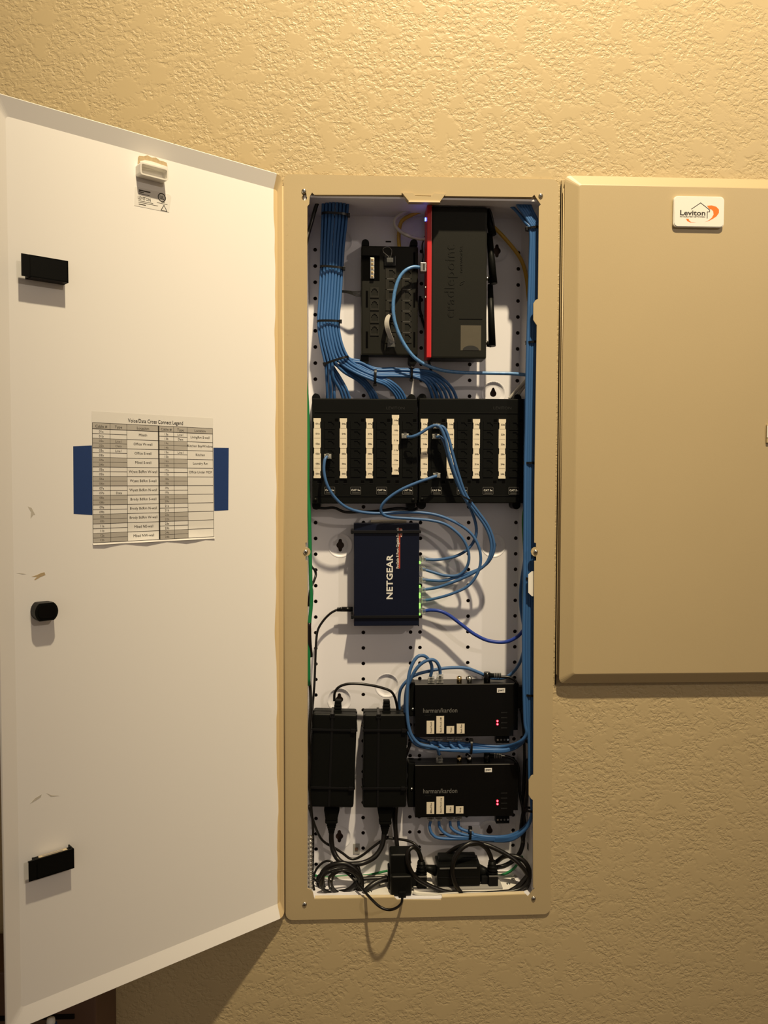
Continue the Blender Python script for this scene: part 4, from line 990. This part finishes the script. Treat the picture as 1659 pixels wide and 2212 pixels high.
# right angle plug + lead on the upper amplifier, ditto lower
def power_lead(pts, px, fy, label, black_box):
    t = thing('power_cable', U(px, fy, .06), label, 'cable'); g = G(); g.tube([U(*p) for p in pts], .0022, 'cord', 8); g.build('cord', t)
    g = G(); c_ = U(px, fy+1, .062); zz = U(px, fy+10, .062).z; g.cyl((c_.x, .062, zz), (0, 0, 1), .0052, .0165, 'blackg', 14)
    a, b = U(px+4, fy-5, .060), U(px+30, fy-4, .058); g.tube([a, b], [.0040, .0030], 'black', 10)
    for k in range(5): c2 = U(px+15+3.4*k, fy-5, .059); g.cyl((c2.x, .059, c2.z), (1, 0, 0), .0042, .0012, 'gprint_glint', 10)
    g.build('plug', t); return t
power_lead([(1080, 1462, .058), (1100, 1463, .056), (1114, 1472, .054), (1121, 1486, .052), (1127, 1510, .052), (1128, 1545, .056), (1131, 1580, .056), (1133, 1640, .056), (1131, 1700, .056), (1129, 1745, .056), (1131, 1790, .056), (1125, 1840, .056)], 1052, 1464, 'black power cord with right angled plug on top of the upper amplifier', 0)
power_lead([(1080, 1633, .060), (1098, 1635, .058), (1112, 1643, .056), (1120, 1660, .054), (1122, 1700, .054), (1124, 1720, .054), (1132, 1760, .050), (1134, 1790, .048), (1130, 1820, .048)], 1052, 1638, 'black power cord with right angled plug on top of the lower amplifier', 0)
g = G(); xa, xb, za, zb = R(1118, 1482, 1133, 1530, .052); g.box(xa, xb, .048, .062, za, zb, 'black', .003); g.tube([U(1125, 1532, .055), U(1129, 1545, .055), U(1131, 1556, .055)], .0022, 'cord', 8)
tag(g.build('inline_box'), 'small black box wedged between the upper amplifier and the right bundle', 'connector')
# amp plugs and leads underneath
def amp_under(fy, A, names, lab, grp, tgt):
    for k, px in enumerate((930, 948, 972, 990)):
        c_ = U(px, fy+6, .062)
        pts = [(px, fy+10, .062)]+tgt(k, px)
        patch(pts, .0024, 'blue', lab % names[k], [((c_.x, .062, A[3]-.004), (0, 0, 1), dict(L=.011, wd=.0105))], grp)
amp_under(1591, A1, ('Front Porch', 'Back Porch AM', 'Wyatt', 'Bath Rm'), 'blue lead plugged in under the %s label of the upper amplifier', 'leads under the upper amplifier',
          lambda k, px: [(px+2, 1609, .058), (px+12, 1616+k, .055), (px+28, 1620+k*1.5, .054), (1050, 1620+k, .052), (1090, 1620+k, .048), (1118, 1610+k, .044), (1135, 1592+k, .038), (1141, 1575, .034)])
amp_under(1764, A2, ('MBed Rm', 'Back Porch Lrg', 'Office', 'Brody'), 'blue lead plugged in under the %s label of the lower amplifier', 'leads under the lower amplifier',
          lambda k, px: [(px+(-2 if k == 0 else 2), 1787, .060), (px+(4 if k == 0 else 12), 1802-3*k, .058), (px+(22 if k == 0 else 30), 1811-4*k, .056), (1012+4*k, 1812-3*k, .055), (1060, 1814-2*k, .052), (1100, 1811-2*k, .046), (1130, 1796-2*k, .040), (1148, 1765, .034), (1151, 1740, .030)])
tie(1017, 1613, .055, .0105, .008, 88, 'upright black tie between the two amplifiers', 1)
tie(1137, 1600, .038, .0095, .006, -35, 'slanted black tie where leads join the right bundle between the amplifiers', 1)
tie(1015, 1800, .056, .0085, .007, 88, 'upright black tie below the lower amplifier', 1)
# cords on top of the amplifiers
patch([(930, 1461, .064), (933, 1444, .060), (929, 1429, .056), (917, 1417, .052), (903, 1418, .050), (892, 1432, .048), (884, 1455, .046), (880, 1490, .044), (879, 1530, .043), (882, 1565, .043), (890, 1590, .044), (906, 1607, .046), (930, 1613, .048), (944, 1617, .052), (949, 1630, .058)], .0027, 'blue2',
      'light blue cord looping from the upper amplifier down to the lower amplifier', [(U(931, 1468, .066), (0, 0, 1), dict(L=.013)), (U(949, 1640, .066), (0, 0, 1), dict(L=.014))])
patch([(951, 1456, .062), (949, 1441, .058), (941, 1428, .055), (928, 1425, .053), (911, 1433, .052), (897, 1448, .052), (886, 1470, .054), (878, 1490, .056), (875, 1530, .058), (878, 1570, .060), (889, 1597, .062), (905, 1611, .063), (940, 1617, .061), (1000, 1618, .058), (1060, 1620, .056)], .0027, 'blue2',
      'light blue cord arching from the second top plug of the upper amplifier', [(U(950, 1466, .060), (0, 0, 1), dict(L=.016))])
cable('network_cable', [(863, 1540, .078), (862, 1510, .072), (866, 1488, .066), (880, 1470, .062), (900, 1457, .064), (930, 1449, .068), (965, 1443, .070), (1005, 1443, .070), (1035, 1453, .070), (1060, 1464, .070), (1090, 1464, .066), (1108, 1452, .060), (1122, 1433, .052), (1130, 1410, .044), (1136, 1380, .036)], .0026, 'blue2', 'blue cable arching behind the top of the upper amplifier to the right bundle')

# ---- large power bricks
KY = .046
def brick(fx, rot, label, relief, strapx, plugpts, relcol, tiepx):
    (ax, ay), (bx, by), (cx_, cy_), (dx, dy) = fx      # TL TR BR BL
    P4 = [U(q[0], q[1], KY) for q in fx]; x0 = P4[3].x; z0 = P4[3].z
    t = thing('power_brick', ((P4[2]+P4[3])/2).to_tuple(), label, 'power supply')
    ctr = sum(P4, Vector())/4; ang = math.atan2(P4[0].x-P4[3].x, P4[0].z-P4[3].z); W_ = (P4[1]-P4[0]).length; H_ = (P4[0]-P4[3]).length
    mm = Matrix.Translation((ctr.x, 0, ctr.z)) @ Matrix.Rotation(ang, 4, 'Y')
    g = G(); g.box(-W_/2, W_/2, KY, .083, -H_/2, H_/2, 'black', .0038, mx=mm, seg=3); g.build('brick_body', t)
    g = G(); g.box(-W_/2-.0006, W_/2+.0006, KY+.016, KY+.0175, -H_/2-.0006, H_/2+.0006, 'blackm', .0005, mx=mm); g.build('case_seam', t)
    g = G(); sx = strapx; g.box(sx-.0019, sx+.0019, KY-.0012, KY-.0001, -H_/2+.002, H_/2+.0008, 'tie', .0004, mx=mm); g.box(sx-.0019, sx+.0019, KY-.0012, .083, H_/2-.0002, H_/2+.001, 'tie', .0003, mx=mm)
    g.shape(rrect(sx-.0038, sx+.0038, H_/2-.0052, H_/2+.0010, .0004), [rrect(sx-.0022, sx+.0022, H_/2-.0038, H_/2-.0006, .0003)], KY-.0022, KY-.0008, 'tie', mx=mm); tag(g.build('vertical_strap', t), 'upright black strap with a small buckle')
    g = G(); rx0 = relief; 
    for k in range(4): g.box(rx0-.0066+.0005*k, rx0+.0066-.0005*k, .056, .068, H_/2-.0005+.0052*k, H_/2+.0034+.0052*k, 'black', .0008, mx=mm)
    g.box(rx0-.0050, rx0+.0050, .058, .066, H_/2-.001, H_/2+.0195, 'blackm', .001, mx=mm); tag(g.build('strain_relief', t), 'ribbed black strain relief')
    g = G(); p0, p1, p2_, p3 = [U(*q, .062) for q in plugpts]
    def frus(a, b, w0, w1, d0, d1, m='black'):
        tb = bmesh.new(); V = []
        for (p, w_, d_) in ((a, w0, d0), (b, w1, d1)):
            for sx_, sy_ in ((-1, -1), (1, -1), (1, 1), (-1, 1)): V.append(tb.verts.new((p.x+sx_*w_, .062+sy_*d_, p.z)))
        for k in range(4): tb.faces.new((V[k], V[(k+1) % 4], V[4+(k+1) % 4], V[4+k]))
        tb.faces.new(V[3::-1]); tb.faces.new(V[4:]); bmesh.ops.recalc_face_normals(tb, faces=tb.faces)
        bmesh.ops.bevel(tb, geom=list(tb.edges), offset=.001, segments=2, affect='EDGES'); g._merge(tb, m)
    frus(p0, p1, .0125, .0090, .010, .008); frus(p1, p1-Vector((0, 0, .0045)), .0100, .0098, .009, .009); frus(p1-Vector((0, 0, .0045)), p3, .0072, .0042, .0065, .0045)
    for k in range(4): a = p1+(p3-p1)*(.38+.16*k); frus(a, a-Vector((0, 0, .0016)), .0076-.0009*k, .0074-.0009*k, .0066-.0006*k, .0066-.0006*k)
    g.build('mains_plug', t)
    for zo in tiepx:
        g = G(); zz = zo*H_; g.box(-W_/2-.0012, W_/2+.0012, KY-.0024, KY-.0010, zz-.0018, zz+.0018, 'tie', .0004, mx=mm); g.box(-W_/2-.0016, -W_/2-.0002, KY-.002, .085, zz-.0018, zz+.0018, 'tie', .0003, mx=mm)
        g.box(W_/2+.0002, W_/2+.0016, KY-.002, .085, zz-.0018, zz+.0018, 'tie', .0003, mx=mm); g.box(W_/2-.009, W_/2-.002, KY-.0042, KY-.0008, zz-.0032, zz+.0030, 'tie', .0008, mx=mm)
        tag(g.build('cable_tie'), ('upper' if zo > 0 else 'lower')+' black tie strapped across the '+('left' if fx[0][0] < 700 else 'right')+' power brick', 'cable tie')
    return t
brick([(676, 1542), (771, 1544), (764, 1745), (668.5, 1744)], 0, 'left large black power brick strapped upright to the back panel', .004, -.004, [(717, 1744), (716, 1769), (716, 1774), (716, 1799)], 0, (.335, -.285))
brick([(785, 1543), (879, 1544), (880.5, 1746), (783, 1745)], 0, 'right large black power brick strapped upright beside the amplifiers', .002, -.011, [(832, 1745), (832, 1771), (832, 1776), (831, 1801)], 0, (.335, -.285))
# leads of the bricks
cable('power_lead', [(722, 1514, .062), (723, 1497, .060), (731, 1485, .058), (748, 1478, .058), (772, 1477, .058), (800, 1480, .058), (826, 1486, .060), (845, 1494, .062), (854, 1510, .066), (859, 1535, .074)], .0021, 'cord', 'thin black lead arching from the top of the left power brick to the right')
def cords(name, r, label, *pts, m='cord'): return cable(name, list(pts), r, m, label)
cords('mains_cable', .0042, 'thick black mains cord hanging from the left power brick into the coil', (716, 1796, .062), (716, 1815, .062), (719, 1835, .060), (727, 1852, .056), (738, 1863, .050), (752, 1868, .046), (770, 1872, .044), (775, 1885, .04))
cords('mains_cable', .0042, 'thick black mains cord curving from the right power brick into the coil', (830, 1798, .062), (828, 1815, .060), (822, 1834, .056), (808, 1852, .050), (785, 1864, .046), (760, 1867, .042), (735, 1867, .04), (712, 1873, .038), (697, 1888, .036))
cords('power_lead', .0021, 'thin black lead hanging in a wide V below the two power bricks', (667, 1740, .035), (677, 1775, .045), (690, 1806, .060), (702, 1820, .066), (720, 1830, .068), (740, 1843, .070), (755, 1854, .070), (768, 1855, .070), (785, 1846, .070), (805, 1830, .070), (822, 1818, .070), (836, 1811, .070), (855, 1812, .068), (880, 1816, .062), (897, 1824, .056), (908, 1838, .052))
cords('mains_cable', .0036, 'black mains cord running down between the right brick and the cube adapter', (856, 1740, .066), (854, 1770, .066), (855, 1800, .064), (858, 1830, .060), (860, 1862, .055))
cords('mains_cable', .0030, 'second black lead beside the right power brick', (848, 1744, .078), (851, 1775, .078), (856, 1810, .076), (860, 1850, .070))
cords('black_cable', .0020, 'thin black lead emerging on the left edge below the green wire', (668, 1200, .05), (672, 1222, .06), (680, 1232, .07), (682, 1243, .07), (677, 1258, .06), (670, 1275, .04), (667, 1310, .03))
cords('black_cable', .0030, 'black sleeve end pointing down at the left edge beside the switch', (668, 1345, .019), (669, 1385, .022), (672, 1418, .03))
cords('black_cable', .0024, 'black lead hugging the left edge beside the left power brick', (664, 1455, .03), (670, 1485, .04), (671, 1530, .035), (667, 1600, .03), (670, 1640, .035), (666, 1700, .03))
cords('black_cable', .0022, 'thin black lead along the underside of the port panels', (676, 1096, .065), (700, 1098, .068), (722, 1097, .070), (745, 1106, .072), (775, 1106, .072), (815, 1104, .072), (860, 1098, .072), (890, 1101, .070), (902, 1098, .068))
cords('black_cable', .0028, 'short black lead showing between the right brick and the amplifiers', (886, 1602, .07), (884, 1612, .07), (880, 1622, .07), (874, 1640, .075))
# spring wire / metal conduit at the left edge
g = G()
for k in range(14): c_ = U(670.5, 1808+9.2*k, .030); g.lathe((c_.x, .030, c_.z-.003), (0, 0, 1), [(.0030, 0), (.0042, .0016), (.0042, .0034), (.0030, .005)], 'metal', 12)
a, b = U(670.5, 1806, .03), U(670.5, 1934, .03); g.cyl((a.x, .03, b.z), (0, 0, 1), .0031, a.z-b.z, 'metal', 12)
tag(g.build('metal_conduit'), 'short length of shiny flexible metal conduit at the bottom left corner', 'conduit')
# left coil of cord
def coil(cx_, cy_, rx_, ry_, turns, Y0, Y1, seed, ph=0.0, jit=.08):
    rg = random.Random(seed); pts = []
    n = int(turns*14); ox = oy = 0
    for k in range(n+1):
        a = ph+2*math.pi*k/14; j = 1+rg.uniform(-jit, jit); t = k/n
        pts.append((cx_+rx_*j*math.cos(a)+3*math.sin(k*.31+seed), cy_+ry_*(1+rg.uniform(-jit, jit))*math.sin(a), Y0+(Y1-Y0)*(.5+.5*math.sin(k*.45+seed))))
    return pts
cable('cord_coil', coil(736, 1905, 43, 29, 3.3, .018, .040, 1), .0020, 'cord', 'coiled thin black cord heaped in the bottom left corner', n=8, res=4)
cable('cord_coil', coil(728, 1904, 37, 25, 2.6, .030, .055, 5, 1.0, .12), .0030, 'cord', 'thicker black cord coiled behind the thin coil in the bottom left corner', n=8, res=4)
cable('cord_coil', coil(745, 1906, 33, 27, 2.4, .016, .034, 9, 2.2, .12), .0017, 'cord', 'thinnest black cord wound in the front of the bottom left coil', n=8, res=4)
cords('mains_cable', .0044, 'thick black cord arched over the top of the bottom left coil', (697, 1912, .040), (694, 1893, .040), (704, 1877, .038), (722, 1868, .036), (745, 1866, .036), (765, 1876, .036), (778, 1893, .036), (781, 1915, .034), (774, 1930, .032))
cords('black_cable', .0018, 'thin black loop curling above the left side of the coil', (724, 1868, .05), (712, 1860, .052), (698, 1863, .054), (684, 1877, .054), (678, 1894, .05), (684, 1903, .044), (702, 1906, .04))
# adapter lead and loop below the cabinet
t = thing('cube_adapter', U(862, 1938, .02), 'black cube shaped plug-in adapter standing at the bottom centre of the cabinet', 'power supply')
yf = .010; xa, xb, za, zb = R(843.5, 1852, 889, 1937, yf); g = G()
g.box(xa, xb, yf+.010, .052, BB+.002, zb, 'black', .004, seg=3); zm = U(866, 1893, yf).z; g.box(xa+.0008, xb+.0005, yf, .030, BB+.001, zm, 'black', .0035, seg=3); g.box(xa-.003, xa+.003, .030, .048, BB, zm+.004, 'blackg', .002)
g.build('adapter_body', t)
g = G(); xa2, xb2, za2, zb2 = R(861, 1925, 877, 1942, yf-.001); g.box(xa2, xb2, yf-.004, yf+.002, za2, zb2, 'black', .0012); g.build('strain_relief', t)
g = G(); g.tube([U(*p) for p in [(869, 1940, .004), (867, 1951, -.010), (858, 1960, -.024), (845, 1965, -.035), (832, 1964, -.038), (818, 1957, -.034), (804, 1944, -.022), (791, 1930, -.004), (781, 1917, .012), (772, 1908, .024)]], .0021, 'cord', 10); tag(g.build('cord', t), 'thin black lead looping out over the bottom of the frame')
# plugs standing in the floor outlets
def wallplug(px, ptop, pbot, Y, label, pts, r=.0036):
    t = thing('mains_plug', U(px, pbot, Y), label, 'plug'); a = U(px, ptop, Y); b = U(px, pbot, Y); zmid = a.z+(b.z-a.z)*.45
    g = G(); g.box(a.x-.0075, a.x+.0075, Y-.010, Y+.012, b.z, zmid, 'blackm', .0018, seg=2)
    g.box(a.x-.018, a.x-.006, Y-.003, Y+.014, b.z+.002, zmid-.004, 'blackm', .002)
    g.box(a.x-.0072, a.x+.0074, Y-.0106, Y-.0088, zmid-.0018, zmid+.0002, 'gprint_glint', .0004); g.build('plug_body', t)
    g = G(); g.tube([Vector((a.x, Y, zmid-.002)), Vector((a.x-.001, Y, a.z+.002))], [.0085, .0055], 'black', 12)
    for k in range(4): zz = zmid+(a.z-zmid)*(k+.3)/4; g.cyl((a.x-.0006, Y, zz), (0, 0, 1), .0090-.0008*k, .0016, 'blackg', 14)
    g.build('strain_relief', t)
    g = G(); g.tube([Vector((a.x-.001, Y, a.z))]+[U(*p) for p in pts], r, 'cord', 10); g.build('cord', t)
    return t
wallplug(911, 1862, 1916, .034, 'black mains plug standing right of the cube adapter, cord looping left', [(908, 1850, .032), (902, 1836, .028), (892, 1830, .024), (882, 1838, .020), (880, 1856, .018), (886, 1878, .017), (899, 1896, .017), (925, 1912, .018), (960, 1926, .018), (990, 1930, .018), (1030, 1930, .018), (1080, 1928, .018), (1120, 1922, .020), (1140, 1905, .022), (1143, 1880, .024), (1132, 1860, .026), (1112, 1850, .03), (1090, 1850, .036), (1072, 1862, .045)])
wallplug(1064, 1862, 1914, .036, 'black mains plug at the bottom right, cord looping over the flat brick', [(1059, 1848, .036), (1050, 1832, .034), (1034, 1822, .030), (1015, 1822, .026), (995, 1835, .022), (982, 1855, .020), (977, 1880, .019), (982, 1905, .018), (992, 1924, .018), (1002, 1934, .018)])
cords('mains_cable', .0036, 'black cord crossing from the flat brick down to the bottom right corner', (962, 1848, .06), (985, 1832, .05), (1012, 1824, .042), (1045, 1824, .036), (1080, 1838, .030), (1110, 1856, .026), (1132, 1878, .024), (1142, 1898, .024), (1138, 1915, .024), (1124, 1924, .026), (1100, 1926, .028))
cords('mains_cable', .0036, 'black cord rising diagonally out of the bottom right corner', (1100, 1926, .020), (1118, 1915, .022), (1136, 1896, .024), (1143, 1885, .024))
cords('mains_cable', .0036, 'black cord hanging behind the lower right blue cables', (1141, 1640, .05), (1139, 1700, .05), (1133, 1745, .05), (1126, 1790, .056), (1130, 1815, .056), (1124, 1840, .054), (1110, 1858, .052), (1090, 1870, .052), (1072, 1874, .052))
cords('green_wire', .0022, 'green wire behind the mains plug at the bottom right', (1060, 1895, .07), (1085, 1890, .07), (1105, 1880, .07), (1118, 1866, .068), (1128, 1850, .064), m='green')
cords('green_wire', .0020, 'green wire lying behind the coil and running to the cube adapter', (676, 1890, .075), (700, 1895, .078), (740, 1893, .078), (790, 1891, .078), (815, 1886, .078), (850, 1878, .078), m='green')
cords('grey_cable', .0026, 'grey cable lying along the back of the cabinet floor into the adapter', (676, 1900, .07), (720, 1898, .074), (780, 1894, .072), (845, 1893, .066), m='grey')
cords('mains_cable', .0046, 'thick dark cord slanting from the coil up to the cube adapter', (786, 1928, .024), (800, 1915, .028), (818, 1904, .034), (848, 1896, .042))
cords('mains_cable', .0034, 'dark cord running level from the coil to the cube adapter', (765, 1899, .05), (800, 1898, .052), (848, 1896, .054))
# flat brick
t = thing('power_brick', U(990, 1915, .03), 'flat ended black power brick lying at the bottom right with a bright top edge', 'power supply')
BY = .026; xa, xb, za, zb = R(944, 1869, 1038, 1914, BY); zt2 = U(990, 1866, BY).z
g = G(); g.box(xa, xb, BY, .062, za, zb, 'black', .0025, seg=2); g.box(xa+.004, xb-.004, BY+.012, .060, zb-.002, zb+.006, 'black', .0025); g.box(xa+.004, xb-.006, BY-.0008, BY+.0016, zb-.0060, zb-.0036, 'gprint_glint', .0005); g.box(xa+.001, xb-.001, BY-.0006, BY+.001, za+.013, za+.0145, 'blackg', .0004); g.build('brick_body', t)  # grey strip under the top is a painted glint, not lettering
g = G(); c_ = U(944, 1880, .045); g.tube([Vector((xa+.001, .044, c_.z)), Vector((xa-.022, .046, c_.z+.006))], [.0090, .0035], 'black', 12); g.tube([Vector((xb-.001, .044, c_.z)), Vector((xb+.020, .044, c_.z-.006))], [.0095, .0045], 'black', 12); g.build('end_boots', t)
# outlets in the cabinet floor
t = thing('floor_outlet', U(980, 1925, .03), 'white and grey mains outlet box set into the bottom of the cabinet', 'outlet')
x0 = U(790, 1920, .03).x; x1 = U(1120, 1920, .03).x
g = G(); g.box(x0, x1, .016, .084, BB, BB+.0015, 'whiteplastic', .0004); g.build('cover_plate', t)
for a, b in ((893, 936), (943, 1084)):
    xa = U(a, 1920, .03).x; xb = U(b, 1920, .03).x; g = G(); g.box(xa, xb, .022, .060, BB+.0012, BB+.0050, 'greyplate' if a > 900 else 'whiteplastic', .0008)
    for k in range(2 if a > 900 else 1): xc = xa+(xb-xa)*(.3+.4*k if a > 900 else .5); g.box(xc-.006, xc+.006, .034, .037, BB+.0048, BB+.0053, 'hole')
    g.build('outlet', t)
for px, py, Y in ((796, 1903, .06), (818, 1916, .045), (799, 1931, .025), (1108, 1908, .055), (1098, 1913, .04), (1112, 1898, .066)):
    v = U(px, py, Y); g = G(); g.lathe((v.x, Y, BB+.0012), (0, 0, 1), [(.0034, 0), (.0032, .0010), (.0016, .0018), (.0001, .0018)], 'metal', 14); g.build('screw', t)
cords('white_cable', .0018, 'thin white cord lying across the front of the cabinet floor', (892, 1928, .014), (905, 1933, .013), (930, 1934, .012), (955, 1931, .013), (990, 1929, .016), m='whitecord')
# small adhesive pads and clips on the back panel
for px, py, lab in ((770, 1834, 'small clear adhesive mount with a dark square, low on the back panel'), ):
    xa, xb, za, zb = R(px-7, py-12, px+7, py+10, YB); g = G(); g.box(xa, xb, YB-.0012, YB-.0001, za, zb, 'greyplate', .0004); g.box(xa+.003, xb-.003, YB-.0025, YB-.0010, za+.006, zb-.006, 'brown', .0004); tag(g.build('tie_mount'), lab, 'mount')
xa, xb, za, zb = R(997, 1783, 1037, 1801, YB); g = G(); g.box(xa, xb, YB-.003, YB-.0001, za, zb, 'white', .0006); tag(g.build('tie_mount'), 'square white adhesive pad behind the tie below the lower amplifier', 'mount')

# ================================================================ below the open door, near the wall
a = U(208, 2150, -.10)
g = G(); g.box(a.x-.42, a.x, -.10, -.0, -.9, U(208, 2095, -.10).z, 'brown', .003); g.box(a.x-.14, a.x-.03, -.102, -.099, U(150, 2200, -.1).z, U(150, 2190, -.1).z, 'dark', .0005)
tag(g.build('wooden_box'), 'dark brown box standing against the wall below the open door', 'box')
b = U(110, 2205, -.16); t = thing('capped_bottle', (b.x, -.16, b.z), 'blue object with a small white cap at the bottom left edge, under the door', 'bottle')
g = G(); g.lathe((b.x, -.16, b.z-.12), (0, 0, 1), [(.0001, 0), (.018, .002), (.019, .09), (.008, .108), (.0075, .116), (.0001, .117)], 'tape', 20); g.build('bottle_body', t)
g = G(); g.lathe((b.x, -.16, b.z-.004), (0, 0, 1), [(.0052, 0), (.0056, .002), (.0050, .007), (.0001, .0082)], 'wprint', 20); g.build('cap', t)
bb = G(); bb.box(b.x-.06, b.x+.05, -.19, -.1, -.9, b.z-.12, 'dark', .003); tag(bb.build('dark_crate'), 'black crate under the blue object at the bottom left edge', 'box')
